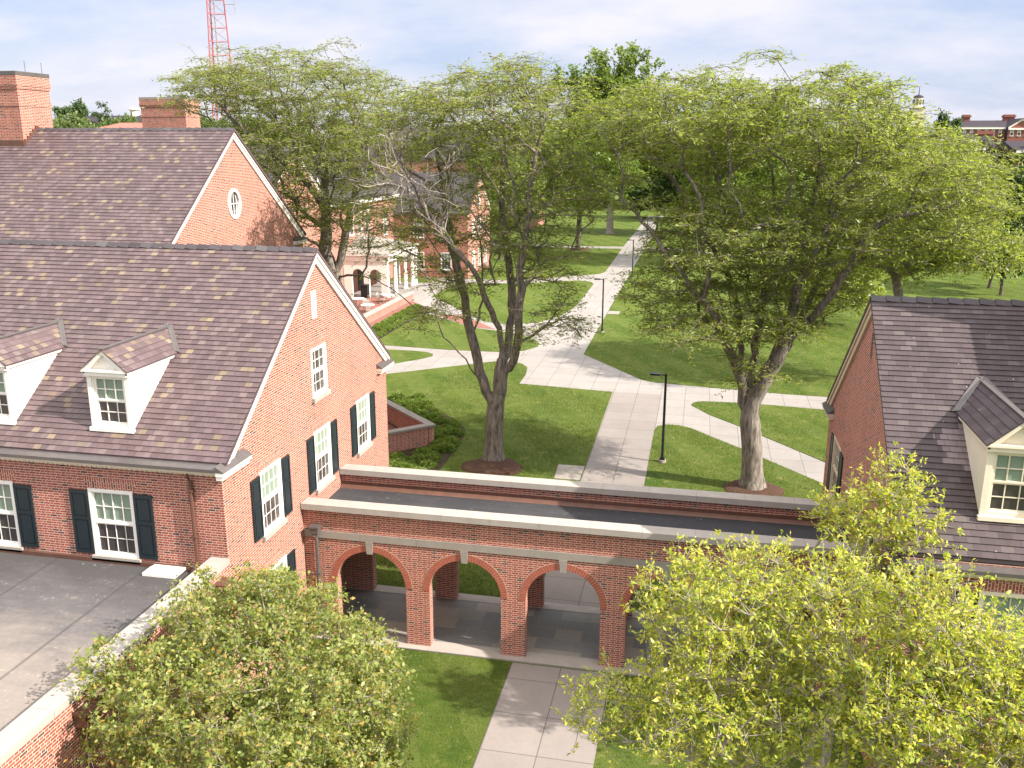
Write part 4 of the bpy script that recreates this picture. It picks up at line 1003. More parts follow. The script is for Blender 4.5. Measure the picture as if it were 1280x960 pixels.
cyard('magnolia_tree', 'widest yellow green courtyard tree, spreading in front of the arcade\'s right arches', (1.4, 13.6, 0), 51,
      [ell(905, 800, 13.8, 1.35, 1.4, 1.3), ell(832, 735, 14.4, .55, .8, .55), ell(960, 725, 14.4, .6, .8, .55), ell(765, 895, 13.2, .62, .8, .6), ell(890, 910, 13.0, 1.3, 1.3, .9), ell(1035, 800, 13.8, 1.1, 1.3, 1.1), ell(1050, 900, 13., 1.3, 1.3, .9), ell(1060, 735, 14.3, .6, .7, .5)], 360, .17,
      [[(.06, 0, 1.2), (-.7, .1, 3.6), (-1.5, .2, 5.6)], [(.06, 0, 1.2), (-.1, .4, 4.), (-.3, .6, 6.4)], [(.06, 0, 1.2), (.6, .2, 3.9), (1.1, .4, 6.2)], [(.06, 0, 1.2), (-.3, -.6, 3.4), (-.7, -.9, 5.0)], [(.06, 0, 1.2), (.6, -.6, 3.6), (1.2, -.9, 5.2)]], minsep=.30, shell=.6)
cyard('magnolia_tree', 'upright narrow yellow green tree standing in the corner by the right house\'s gable', (3.5, 19.7, 0), 57,
      [ell(1095, 655, 19.6, 1.1, .9, .7), ell(1125, 610, 19.5, .55, .6, .5), ell(1050, 650, 19.8, .5, .6, .5), ell(1150, 660, 19.0, .5, .6, .5), ell(1090, 720, 19.6, .9, .7, .4), ell(1120, 780, 19.4, .8, .7, .5)], 85, .13,
      [[(.06, 0, 1.2), (.1, -.1, 3.2), (.3, -.2, 5.2), (.4, -.3, 6.6)], [(.06, 0, 1.2), (-.2, .1, 3.6), (-.7, .1, 5.8)]], minsep=.38, shell=.6, leaf=dict(YEL, len=.10, wid=.044))
cyard('magnolia_tree', 'bright yellow leaved tree in front of the right house\'s front windows', (4.0, 12.6, 0), 63,
      [ell(1185, 800, 13.0, .75, .8, .6), ell(1235, 880, 12.6, 1.0, 1., .7), ell(1285, 850, 12.8, .8, .8, .5), ell(1150, 905, 12.2, .9, .9, .7), ell(1150, 755, 13.3, .45, .6, .4), ell(1185, 745, 13.3, .35, .5, .3), ell(1290, 920, 12., 1., .9, .6)], 240, .16,
      [[(.06, 0, 1.2), (-.3, .4, 3.8), (-.4, .6, 6.2)], [(.06, 0, 1.2), (.4, 0, 3.8), (.7, .1, 5.8)], [(.06, 0, 1.2), (-.3, -.3, 3.4), (-.7, -.5, 5.0)]], minsep=.30, shell=.6)

# trees on the far lawns: built once per kind, then copied
def simple_tree(name, label, base, h, w_, seed, lm, leafsz, ncl, lp=14, tw=7, trunk_h=.22, rt_=None, group='trees beyond the walks', bm='bark_dark', lobes=6, round_=1.):
    r = np.random.default_rng(seed); b = np.array([base[0], base[1], 0.]); th = h*trunk_h
    cr = [(b[0], b[1], th+(h-th)*.52, w_*.36, w_*.36, (h-th)*.46)]
    for i in range(lobes):
        a = 6.283*i/lobes+r.random(); zz = th+(h-th)*(.25+.55*r.random()); rad = w_*.28*(1 if zz < h*.65 else .65)
        cr.append((b[0]+rad*math.cos(a), b[1]+rad*math.sin(a), zz, w_*(.19+.07*r.random()), w_*(.19+.07*r.random()), (h-th)*(.16+.08*r.random())*round_))
    lf = dict(twigs=tw, per=lp, len=leafsz, wid=leafsz*.55, tlen=w_*.075, flat=.7, droop=.1, up=.2, lflat=.7, ldroop=.1, spread=w_*.012, njit=.7, twr=.012)
    return tree(name, label, b, seed, [b, b+[.05, 0, th*.6], b+[.1, .05, th]], [], cr, ncl, rt_ or h*.018, lf, lm, bm, group=group, minsep=w_*.055, step=w_*.08, r_tip=.02, shell=.55)
GR = 'trees beyond the walks'
simple_tree('maple_tree', 'dense bright green maple on a mulch ring left of the far walk', (-17.5, 132), 19., 19., 71, 'leaf_mid', .42, 300, trunk_h=.24)
bs = np.array([-15.5, 158, 0.])
tree('sycamore_tree', 'tallest dark green tree with ragged top rising behind the walk', bs, 73, [bs, bs+[0, 0, 5], bs+[.3, 0, 9]], [[bs+[.3, 0, 9]]+[at(u, v+25, 158), at(u, v, 158)] for u, v in ((712, 98), (740, 84), (768, 76), (792, 72), (815, 92))],
     [(-15.5, 158, 17.5, 8.5, 8, 8.5), (-16, 157, 22, 6, 5, 5)]+[ell(u, v, 158+o, 1.9, 2., 2.2) for u, v, o in ((706, 104, 0), (722, 96, 1), (738, 86, -1), (756, 84, 1), (768, 76, 0), (786, 74, -1), (797, 72, 1), (808, 84, 0), (822, 98, 0), (690, 120, 0), (750, 110, 2), (785, 105, -2))]+[(-22, 158, 14, 4, 5, 5), (-9.5, 158, 13, 4, 5, 5)],
     480, .6, dict(twigs=7, per=14, len=.55, wid=.34, tlen=1.5, flat=.8, droop=.05, up=.3, lflat=.7, ldroop=.1, spread=.3, njit=.8, twr=.014), 'leaf_mid', 'bark_pale', group=GR, minsep=1.1, step=1.4, r_tip=.025, shell=.6)
simple_tree('linden_tree', 'low branching green tree behind the upright locust limbs', (-26, 118), 15, 13, 74, 'leaf_mid', .36, 200, trunk_h=.15)
simple_tree('oak_tree', 'full green tree right of the far walk behind the broad locust', (3., 118), 20, 19, 75, 'leaf_mid', .42, 300, trunk_h=.2)
simple_tree('oak_tree', 'deep green tree standing behind the blue light pole', (-1.5, 158), 19, 17, 76, 'leaf_dark', .45, 240)
simple_tree('locust_tree', 'feathery tree to the right of the broad locust, above the right roof', (12.3, 60.5), 15.8, 14.5, 77, 'leaf_locust', .2, 420, lp=17, tw=8, trunk_h=.36, round_=.75, bm='bark')
simple_tree('hawthorn_tree', 'low wide dark tree on the lawn just above the right roof ridge', (10.5, 80), 7.0, 13, 78, 'leaf_locust', .28, 260, trunk_h=.1, round_=.8)

# ------------------------------------------------------------------ lamps, emergency post
def lamp(x, y, label):
    t = thing('street_lamp', (x, y, 0), label, 'street lamp', 'lamps along the main walk')
    b = MB(); K = 16; b.tube([(x, y, 0), (x, y, .16)], [.2, .19], 16); b.build('base', M['stone'], t)
    b = MB(); b.box(x-.13, x+.13, y-.13, y+.13, .163, .20); b.prism([(x-.11, .20), (x+.11, .20), (x+.07, .32), (x-.07, .32)], y-.11, y+.11); b.build('pole_shoe', M['metal_dark'], t)
    b = MB(); b.tube([(x, y, .2), (x, y, 4.42)], [.068, .055], 10); b.build('pole', M['metal_dark'], t)
    b = MB(); b.tube([(x-.03, y, 4.33), (x-.28, y, 4.36)], .03, 8); b.build('arm', M['metal_dark'], t)
    b = MB(); b.prism([(x-.74, 4.33), (x-.26, 4.33), (x-.24, 4.40), (x-.70, 4.42), (x-.76, 4.38)], y-.15, y+.15); h = b.build('lamp_head', M['metal_dark'], t)
    b = MB(); b.box(x-.70, x-.36, y-.11, y+.11, 4.318, 4.329); b.build('lens', M['shade'], h)
lamp(-1.27, 41.9, 'nearest black lamp post, beside the broad locust and the crossing walks')
lamp(-7.50, 72.5, 'second black lamp post, next to the small concrete pad')
lamp(-7.5, 104.2, 'third black lamp post, on the walk\'s right edge past the branching path')
lamp(-7.7, 133.8, 'farthest black lamp post, at the crossing near the walk\'s end')
t = thing('emergency_phone', (-7.8, 165, 0), 'dark emergency post with a small blue light beside the far walk', 'emergency phone')
b = MB(); b.tube([(-7.8, 165, 0), (-7.8, 165, 2.35)], .19, 14); b.build('post', M['metal_dark'], t)
b = MB(); b.tube([(-7.8, 165, 2.352), (-7.8, 165, 2.62), (-7.8, 165, 2.7)], [.15, .15, .05], 14); b.build('blue_light', M['blue_lamp'], t)

# ------------------------------------------------------------------ low angled wall, planting bed
t = thing('area_wall', (-14, 42, 0), 'low angled brick wall with grey stone coping beside the left house', 'wall')
def strip_wall(pa, pb, th, z0, z1):
    d = Vector(pb)-Vector(pa); d.normalize(); n = Vector((-d.y, d.x))*th/2
    return [(pa[0]+n.x, pa[1]+n.y), (pb[0]+n.x, pb[1]+n.y), (pb[0]-n.x, pb[1]-n.y), (pa[0]-n.x, pa[1]-n.y)]
cnr, fa, na = (-12.95, 42.15), (-18.6, 47.8), (-16.2, 38.9)
b = MB(); b.slab(strip_wall((cnr[0]+.1, cnr[1]-.1), fa, .30, 0, 1), 0, 1.0); b.slab(strip_wall((cnr[0]-.13, cnr[1]-.13), na, .30, 0, 1), 0, .996); b.build('wall', M['brick'], t)
b = MB(); b.slab(strip_wall((cnr[0]+.16, cnr[1]-.16), fa, .42, 0, 1), 1.002, 1.11); b.slab(strip_wall((cnr[0]-.16, cnr[1]-.16), na, .42, 0, 1), 1.0, 1.107); b.build('coping', M['stone'], t)
sheet('paved_court', [(-13.3, 42.1), (-18.5, 47.3), (-22, 44), (-16.5, 39)], .05, M['pavers'])
sheet('planting_bed', smooth_poly([(-18.2, 49.8), (-16.3, 50.9), (-13.8, 47.6), (-12.0, 45.6), (-11.5, 43.4), (-11.4, 38.2), (-11.5, 27.2), (-15, 27.2), (-15, 38), (-18.5, 45)], 2), .036, M['soil'])

def leaf_ball(name, rad, n, leafsz, lm, seed, flat=.75, bumps=5):
    r = np.random.default_rng(seed); d = r.normal(size=(n, 3)); d /= np.linalg.norm(d, axis=1)[:, None]; d[:, 2] = np.abs(d[:, 2])*.98
    k = r.normal(size=(bumps, 3)); k /= np.linalg.norm(k, axis=1)[:, None]
    w_ = .78+.26*np.max(d@k.T, axis=1)
    x = d*(rad*w_*(.72+.28*r.random(n)**.5))[:, None]; x[:, 2] *= flat
    ld = d*.6+r.normal(0, .7, (n, 3)); ld /= np.linalg.norm(ld, axis=1)[:, None]; up = r.normal(size=(n, 3))+[0, 0, .6]
    sd = np.cross(ld, up); sd /= np.linalg.norm(sd, axis=1)[:, None]; s = leafsz*(.6+.8*r.random(n))[:, None]
    LV = np.stack([x, x+ld*s*.5-sd*s*.28, x+ld*s, x+ld*s*.5+sd*s*.28], 1).reshape(-1, 3)
    return np_mesh(name, LV, np.arange(n*4).reshape(-1, 4), M[lm])
def scatter(proto, spots, seed, s0=.8, s1=1.25):
    r = random.Random(seed)
    for i, (x, y, z) in enumerate(spots):
        o = proto if i == 0 else proto.copy()
        if i: COL.objects.link(o)
        s = r.uniform(s0, s1); o.location = (x, y, z); o.rotation_euler = (0, 0, r.uniform(0, 6.28)); o.scale = (s, s, s*r.uniform(.8, 1.15))
def inpoly(x, y, p):
    c = False
    for i in range(len(p)):
        (a, b_), (c2, d) = p[i], p[i-1]
        if (b_ > y) != (d > y) and x < (c2-a)*(y-b_)/(d-b_)+a: c = not c
    return c
bed = [(-18.0, 49.6), (-16.3, 50.5), (-14.0, 47.3), (-12.4, 45.4), (-11.9, 43.3), (-11.9, 38.2), (-12, 27.6), (-14.4, 28), (-14.4, 39.0), (-12.5, 41.8), (-13.3, 43), (-18.6, 48.3)]
r_ = random.Random(4); sp = []
while len(sp) < 110:
    x, y = r_.uniform(-19, -11), r_.uniform(33, 51)
    if inpoly(x, y, bed) and all((x-q[0])**2+(y-q[1])**2 > .22 for q in sp): sp.append((x, y, .03))
pr = leaf_ball('shrub', .55, 900, .13, 'leaf_mid', 81)
tag(pr, 'low leafy shrub in the planting bed around the low angled brick wall', 'shrub', 'shrubs in the planting bed'); sp = [q for q in sp if not (abs((q[0]+12.95)+(q[1]-42.15)) < .75 and q[0] < -12.8) and not (abs((q[0]+12.95)-(q[1]-42.15)) < .7 and q[0] < -12.8)]
scatter(pr, sp, 5, .4, .9)

# ------------------------------------------------------------------ columned hall beyond the left houses, with its patio
hh = thing('college_hall', (-40, 82, 0), 'long brick hall with white columned portico and small dormers, seen behind the locusts', 'building')
TX = frame_T('+x', -34.5); wins = []
for yy in (60, 63.4, 66.8, 70.2, 73.6, 77, 80.4): wins += [(yy, .9, 3.0, 1.3), (yy, 5.0, 7.1, 1.3)]
wins += [(87, 5.9, 8.6, 1.2), (89.2, 5.9, 8.6, 1.3), (91.4, 5.9, 8.6, 1.2), (97, 5., 7.1, 1.3), (97, .9, 3., 1.3)]
b = MB(TX); b.holed([(56, 0), (101, 0), (101, 9.3), (56, 9.3)], [rect(*q) for q in wins], 0, .2)
b2 = MB(); b2.box(-48, -34.7, 56, 101, 0, 9.2); b2.face([(-48, 56, 9.2), (-34.5, 56, 9.2), (-41.2, 56, 13.6)]); b2.face([(-48, 101, 9.2), (-34.5, 101, 9.2), (-41.2, 101, 13.6)])
n = len(b.v); b.v += b2.v; b.f += [[i+n for i in f] for f in b2.f]; b.uv += b2.uv
b.build('wall', M['brick'], hh)
for q in wins: window(hh, TX, *q, nx=3, ny=2, shade=.4, shutters=.5 if q[3] == 1.3 and q[0] < 85 else 0, detail=True, depth=.06, glass='glass_far')
b = MB(); 
for i in range(24):
    a, c = i/24, (i+1)/24
    for sg in (-1, 1):
        X = lambda q: -41.25+sg*7.1*(1-q); Zq = lambda q: 9.3+4.6*q
        b.face([(X(a), 55.7, Zq(a)+.03), (X(a), 101.3, Zq(a)+.03), (X(c), 101.3, Zq(c)), (X(c), 55.7, Zq(c))], [(0, i+.1), (45.6/.3, i+.1), (45.6/.3, i+.9), (0, i+.9)])
b.build('roof', M['tile_dark'], hh, fix=False)
b = MB(); b.box(-34.5, -34.05, 55.7, 101.2, 9.0, 9.32); b.build('cornice', M['white'], hh)
for yy in (61.7, 65.1, 68.5, 71.9, 75.3, 78.7, 82.1):
    b = MB(TX); x0 = -1.3
    b.holed([(yy-.55, 9.9), (yy+.55, 9.9), (yy+.55, 11.3), (yy, 11.9), (yy-.55, 11.3)], [rect(yy, 10.15, 11.2, .62)], x0, .1)
    for s_2 in (-.55, .55): b.face([(yy+s_2, x0, 9.9), (yy+s_2, x0, 11.3), (yy+s_2, x0-2., 11.3)])
    d = b.build('dormer', M['white'], hh)
    b = MB(TX); b.face([(yy-.34, x0-.07, 10.1), (yy+.34, x0-.07, 10.1), (yy+.34, x0-.07, 11.25), (yy-.34, x0-.07, 11.25)]); b.build('pane', M['glass_far'], d)
    b = MB(TX)
    for s_2 in (-1, 1):
        b.face([(yy+s_2*.68, x0+.1, 11.2), (yy, x0+.1, 11.95), (yy, x0-3.2, 11.95), (yy+s_2*.68, x0-2.2, 11.2)], [(0, .5)]*4)
    b.build('dormer_roof', M['tile_dark'], d, fix=False)
# portico
pt = MB()
PX0, PX1, PY0, PY1 = -34.45, -29.9, 84.3, 93.8
N = 14
outp = [(PX0, .1)]
for (c, rr) in ((-33.0, .62), (-31.2, .62)):
    outp += [(c-rr, .1)]+[(c-rr*math.cos(math.pi*i/N), 2.3+rr*math.sin(math.pi*i/N)) for i in range(N+1)]+[(c+rr, .1)]
outp += [(PX1, .1), (PX1, 3.7), (PX0, 3.7)]
for yy in (PY0, PY1-.3): pt.prism(outp, yy, yy+.3)
pt.box(PX0, PX1+.1, PY0-.1, PY1+.1, 3.7, 4.25); pt.box(PX0, PX1+.28, PY0-.28, PY1+.28, 4.252, 4.45)
po = pt.build('portico', M['white'], hh)
b = MB(); xm, ym = -34.4, (PY0+PY1)/2; xe, ye0_, ye1_ = PX1+.3, PY0-.3, PY1+.3
b.face([(xe, ye0_, 4.455), (xe, ye1_, 4.455), (xm, ym, 5.9)]); b.face([(xm, ye0_, 4.455), (xe, ye0_, 4.455), (xm, ym, 5.9)]); b.face([(xm, ye1_, 4.455), (xe, ye1_, 4.455), (xm, ym, 5.9)])
b.build('portico_roof', M['stone'], hh)
for yy in (85.0, 87.4, 90.6, 93.0):
    b = MB(); b.tube([(-30.2, yy, .1), (-30.2, yy, .3), (-30.2, yy, .35), (-30.2, yy, 3.5), (-30.2, yy, 3.52), (-30.2, yy, 3.7)], [.3, .3, .23, .19, .27, .27], 14); b.build('column', M['white'], po)
b = MB(); b.box(-34.48, -34.42, 88.2, 90, .2, 3.); b.build('door', M['shutter'], hh)
sheet('paved_porch', [(-34.4, 84.2), (-27.2, 84.2), (-27.2, 95), (-34.4, 95)], .12, M['concrete'], skirt=.12)
hw = thing('college_hall', (-30, 105, 0), 'gabled brick wing with white windows facing the walk, behind the forked locust', 'building')
fw2 = [(-28.4, 4.5, 6.4, 1.25), (-28.4, .9, 2.9, 1.25), (-31.6, 4.5, 6.4, 1.25), (-31.6, .9, 2.9, 1.25)]
gw2 = [(102.6, 4.5, 6.4, 1.25), (105.5, 4.5, 6.4, 1.25), (108.4, 4.5, 6.4, 1.25), (102.6, .9, 2.9, 1.25), (105.5, .9, 2.9, 1.25), (108.4, .9, 2.9, 1.25), (105.5, 8.0, 9.5, 1.)]
TW, TWF = gable_house(hw, -25.8, -40, 100, 111, 7, 99.8, 7.3, 105.5, 11.6, 111.2, M['tile_dark'], M['white'], gw2, fw2, 1, .2, [], .3, .3)
for q in gw2: window(hw, TW, *q, nx=3, ny=2, shade=.4, glass='glass_far')
for q in fw2: window(hw, TWF, *q, nx=3, ny=2, shade=.4, glass='glass_far')
hf = thing('college_hall', (-38, 172, 0), 'far brick hall glimpsed through the locust crowns left of the walk', 'building')
gw3 = [(y_, z_, z_+2, 1.3) for y_ in (166.5, 170, 173.5) for z_ in (4.6, 8.)]
TW, TWF = gable_house(hf, -30, -60, 164, 176, 11.5, 163.8, 12, 170, 18.2, 176.2, M['tile_dark'], M['white'], gw3, [], 1, .25, [], .35, .35)
for q in gw3: window(hf, TW, *q, detail=False, shade=.4, glass='glass_far', lintel=False)

t = thing('patio_wall', (-27.7, 75, 0), 'low wall with white coping along the patio edge by the hedge', 'wall')
b = MB(); b.box(-27.86, -27.5, 60, 84.8, 0, .62); b.build('wall', M['brick'], t)
b = MB(); b.box(-27.95, -27.4, 60, 84.85, .622, .76); b.build('coping', M['stone_pale'], t)
sheet('paved_strip', [(-27.4, 60), (-26.3, 60), (-26.3, 82.5), (-27.4, 84)], .03, M['pavers'])
sheet('planting_bed', [(-26.25, 60), (-24.25, 60), (-24.25, 80), (-26.25, 82.4)], .034, M['soil'])
sheet('lawn', [(-24.3, 60), (-24.1, 60), (-24.1, 64.2), (-24.3, 77.4)], .031, M['grass'])
pr = leaf_ball('boxwood_shrub', .46, 700, .12, 'leaf_mid', 82, .95); tag(pr, 'clipped boxwood ball in the upper hedge row along the patio wall', 'shrub', 'boxwood row by the patio wall')
scatter(pr, [(-25.75+.05*math.sin(i*3), 61+i*.92, .03) for i in range(22)], 8, .85, 1.1)
pr = leaf_ball('border_plant', .33, 300, .13, 'leaf_mid', 83, .8); tag(pr, 'small leafy border plant in the lower row beside the lawn', 'plant', 'border plants beside the hedge')
scatter(pr, [(-24.75+.06*math.sin(i*5), 60.5+i*.8, .03) for i in range(23)], 9, .8, 1.15)

def table(x, y, z, label):
    t = thing('patio_table', (x, y, z), label, 'table', 'round tables on the patio')
    b = MB(); b.tube([(x, y, z+.70), (x, y, z+.735)], [.62, .62], 24); b.build('tabletop', M['white'], t)
    for k in range(4):
        a = .785+k*1.571; b = MB(); b.tube([(x+.35*math.cos(a), y+.35*math.sin(a), z+.70), (x+.48*math.cos(a), y+.48*math.sin(a), z+.0)], .022, 6); b.build('leg', M['stone'], t)
def chair():
    t = thing('patio_chair', (0, 0, 0), 'pale patio chair at a round table', 'chair', 'chairs on the patio')
    b = MB(); b.box(-.22, .22, -.22, .22, .42, .45); b.build('seat', M['stone_pale'], t)
    b = MB(); b.box(-.22, .22, .20, .23, .62, .88); b.box(-.22, -.18, .2, .23, .45, .62); b.box(.18, .22, .2, .23, .45, .62); b.build('backrest', M['stone_pale'], t)
    for sx in (-.19, .19):
        for sy in (-.19, .19):
            b = MB(); b.tube([(sx, sy, .42), (sx*1.1, sy*1.1, 0)], .018, 6); b.build('leg', M['stone_pale'], t)
    return t
tb = [(-28.9, 75.9, 'front round white table nearest the patio wall'), (-31.0, 79.0, 'round white table before the portico\'s left corner'), (-29.0, 81.6, 'round white table farthest along the patio wall, by the portico steps'), (-31.6, 72.5, 'round white table nearest the left houses on the patio')]
ch0 = chair(); first = True
for j, (x, y, lab) in enumerate(tb):
    table(x, y, .2, lab)
    for k in range(4):
        a = .4+j*.5+k*1.571; o = ch0 if first else copy_tree(ch0)
        o.location = (x+.95*math.cos(a), y+.95*math.sin(a), .2); o.rotation_euler = (0, 0, a-1.571); first = False
t = thing('trash_bin', (-32.1, 83.8, .2), 'tall black bin standing in front of the portico arch', 'bin')
b = MB(); b.box(-32.45, -31.75, 83.5, 84.1, .2, 1.35); b.build('bin_body', M['metal_dark'], t)
b = MB(); b.prism([(-32.5, 1.352), (-31.7, 1.352), (-31.85, 1.5), (-32.35, 1.5)], 83.45, 84.15); b.build('lid', M['metal_dark'], t)

# ------------------------------------------------------------------ far buildings and mast
def ridgebox(name, label, x0, x1, y0, y1, ze, zr, wall, roof, wins=(), hip=0., chim=(), cat='building', trim='white', hole=True):
    t = thing(name, ((x0+x1)/2, (y0+y1)/2, 0), label, cat)
    T = frame_T('-y', y0); b = MB(T); b.holed([(x0, 0), (x1, 0), (x1, ze), (x0, ze)], [rect(*q) for q in wins], 0, .2)
    ym = (y0+y1)/2; b2 = MB()
    b2.face([(x0, y0, 0), (x0, y1, 0), (x0, y1, ze), (x0, ym, zr if not hip else ze), (x0, y0, ze)]); b2.face([(x1, y0, 0), (x1, y1, 0), (x1, y1, ze), (x1, ym, zr if not hip else ze), (x1, y0, ze)]); b2.face([(x0, y1, 0), (x1, y1, 0), (x1, y1, ze), (x0, y1, ze)])
    n = len(b.v); b.v += b2.v; b.f += [[i+n for i in f] for f in b2.f]; b.uv += b2.uv
    b.build('wall', M[wall], t)
    r = MB(); e = .4; a, c = x0-e, x1+e
    r.face([(a, y0-e, ze), (c, y0-e, ze), (c-hip, ym, zr), (a+hip, ym, zr)], [(0, 0), (60, 0), (60, 9), (0, 9)]); r.face([(a, y1+e, ze), (c, y1+e, ze), (c-hip, ym, zr), (a+hip, ym, zr)], [(0, 0), (60, 0), (60, 9), (0, 9)])
    r.face([(a, y0-e, ze), (a, y1+e, ze), (a+hip, ym, zr)], [(0, 0)]*3); r.face([(c, y0-e, ze), (c, y1+e, ze), (c-hip, ym, zr)], [(0, 0)]*3)
    r.build('roof', M[roof], t, fix=False)
    b = MB(); b.box(x0, x1, y0-.35, y0-.003, ze-.5, ze-.02); b.build('cornice', M[trim], t)
    for q in wins: window(t, T, *q, detail=False, shade=.55, lintel=False, glass='glass_far', inner='curtain')
    for (cx_, w_, zt) in chim:
        b = MB(); b.box(cx_-w_/2, cx_+w_/2, ym-1, ym+1, zr-1.5, zt); b.box(cx_-w_/2-.2, cx_+w_/2+.2, ym-1.2, ym+1.2, zt-.6, zt-.2); b.build('chimney', M['orange_wall'], t)
    return t
y = 230.; X = lambda u: at(u, 160, y)[0]; Zz = lambda v, u=1235: at(u, v, y)[2]
wn = [(X(u), Zz(170), Zz(161.5), X(u+2)-X(u-2)) for u in (1206, 1215, 1224, 1233.5, 1242, 1251)]+[(X(u), Zz(180), Zz(174), X(u+2)-X(u-2)) for u in (1206, 1215, 1224, 1233.5, 1242, 1251)]
fh = ridgebox('college_hall', 'far red brick hall with dark roof and chimneys on the right horizon', X(1190), X(1330), y, y+16, Zz(158.5), Zz(149.5), 'orange_wall', 'slate_far', wn, 0, [(X(1218), 1.25, Zz(142)), (X(1273), 2.1, Zz(142))])
xa, xb, zc, zp = X(1257), X(1290), Zz(158.5), Zz(148)
b = MB(frame_T('-y', y-2)); w2 = [(X(u), Zz(170), Zz(161.5), X(u+2.2)-X(u-2.2)) for u in (1262, 1271, 1280)]
b.holed([(xa, 0), (xb, 0), (xb, zc), ((xa+xb)/2, zp), (xa, zc)], [rect(*q) for q in w2], 0, .2); pv = b.build('pavilion', M['orange_wall'], fh)
b = MB(); b.face([(xa, y-2, 0), (xa, y, 0), (xa, y, zc), (xa, y-2, zc)])
for s_2, xx in ((0, xa), (1, xb)): b.face([(xx, y-2.3, zc), ((xa+xb)/2, y-2.3, zp), ((xa+xb)/2, y+8, zp), (xx, y+8, zc)])
b.build('pavilion_roof', M['slate_far'], fh)
for q in w2: window(fh, frame_T('-y', y-2), *q, detail=False, shade=.5, lintel=False, glass='glass_far', inner='curtain')
b = MB(frame_T('-y', y-2)); xm = (xa+xb)/2
for xx in (xa, xb): b.face([(xx, .05, zc), (xm, .05, zp), (xm, .05, zp-.5), (xx, .05, zc-.5)])
b.box(xa, xb, .003, .3, zc-.7, zc-.3); b.build('pediment_trim', M['white'], fh)
y = 175.; X = lambda u: at(u, 175, y)[0]; Zz = lambda v, u=1230: at(u, v, y)[2]
fd = ridgebox('house', 'grey roofed house with two bright dormers below the far brick hall', X(1205), X(1243), y, y+10, Zz(184), Zz(166), 'orange_wall', 'slate_far', [], 0, [(X(1239), 2.4, Zz(163))], 'house')
for u in (1215, 1224):
    b = MB(frame_T('-y', y+.6)); x0, x1 = X(u-2.3), X(u+2.3); b.box(x0, x1, -2.5, 0, Zz(184), Zz(176)); b.prism([(x0-.1, Zz(176)), (x1+.1, Zz(176)), ((x0+x1)/2, Zz(173.5))], -3, .1); d = b.build('dormer', M['cream'], fd)
    b = MB(frame_T('-y', y+.6)); b.box(x0+.2, x1-.2, .002, .01, Zz(183), Zz(177.5)); b.build('pane', M['glass_far'], d)
y = 150.; X = lambda u: at(u, 195, y)[0]; Zz = lambda v, u=1270: at(u, v, y)[2]
ridgebox('house', 'brick house with pale trim and one white window at the right photo edge', X(1269), X(1330), y, y+10, Zz(187), Zz(176), 'orange_wall', 'slate_far', [(X(1278.5), Zz(199), Zz(191.5), 1.1)], 0, [], 'house')
y = 250.; X = lambda u: at(u, 130, y)[0]; Zz = lambda v: at(1147, v, y)[2]; xc = X(1147.3)
t = thing('bell_tower', (xc, y, 0), 'slim white cupola tower with dark dome and spire on the right horizon', 'tower')
b = MB(); b.box(xc-1.6, xc+1.6, y-1.6, y+1.6, 0, Zz(135)); b.box(xc-1.9, xc+1.9, y-1.9, y+1.9, Zz(135), Zz(134)); b.tube([(xc, y, Zz(134)), (xc, y, Zz(122))], [1.15, 1.1], 8); b.build('tower_body', M['cream'], t)
b = MB()
for k in range(8):
    a = .3927+k*.7854; b.box(xc+1.08*math.cos(a)-.2, xc+1.08*math.cos(a)+.2, y+1.08*math.sin(a)-.2, y+1.08*math.sin(a)+.2, Zz(131), Zz(124.5))
b.build('opening', M['glass_far'], t)
b = MB(); b.tube([(xc, y, Zz(122)), (xc, y, Zz(121)), (xc, y, Zz(120)), (xc, y, Zz(119)), (xc, y, Zz(118.3)), (xc, y, Zz(108))], [1.3, 1.2, .95, .55, .12, .04], 12); b.build('dome', M['slate_far'], t)
y = 112.; X = lambda u: at(u, 155, y)[0]; Zz = lambda v, u=145: at(u, v, y)[2]
ridgebox('house', 'house with a red hipped roof seen between the two chimneys', X(100), X(192), y, y+9, Zz(166), Zz(152.5), 'orange_wall', 'red_roof', [], 3.4, [], 'house')
y = 175.; X = lambda u: at(u, 145, y)[0]; Zz = lambda v, u=150: at(u, v, y)[2]
t = ridgebox('college_hall', 'far grey roofed hall with two white roof cupolas on the left horizon', X(85), X(200), y, y+14, Zz(156), Zz(143), 'orange_wall', 'slate_far')
for u in (143.5, 172):
    xc = X(u); b = MB(); b.tube([(xc, y+7, Zz(145)), (xc, y+7, Zz(136.5)), (xc, y+7, Zz(136)), (xc, y+7, Zz(134.6)), (xc, y+7, Zz(132))], [.95, .85, 1.2, 1.2, .3], 8); b.build('cupola', M['cream'], t)
y = 300.
t = thing('radio_mast', (at(272, 100, y)[0], y, 0), 'tall red and white lattice radio mast rising behind the left tree', 'mast')
xc = at(271.5, 60, y)[0]; wid = lambda z: 10.2-.072*z
legs = lambda z: [(xc+wid(z)*.577*math.cos(a), y+wid(z)*.577*math.sin(a), z) for a in (R_(-100), R_(20), R_(140))]
zz = [i*4.4 for i in range(0, 24)]
for band in range(4):
    b = MB(); z_ = zz[band*6:(band+1)*6+1]
    for z0, z1 in zip(z_[:-1], z_[1:]):
        l0, l1 = legs(z0), legs(z1)
        for k in range(3):
            b.tube([l0[k], l1[k]], .24, 5); b.tube([l1[k], l1[(k+1) % 3]], .12, 4); b.tube([l0[k], l1[(k+1) % 3]], .06, 3)
    b.build('lattice_section', M['tower_red' if band in (0, 2) else 'white'] if band != 1 else M['tower_red'], t)
b = MB(); b.tube([(xc, y, 0), (xc, y, 98)], .18, 5); b.build('ladder_rail', M['stone'], t)
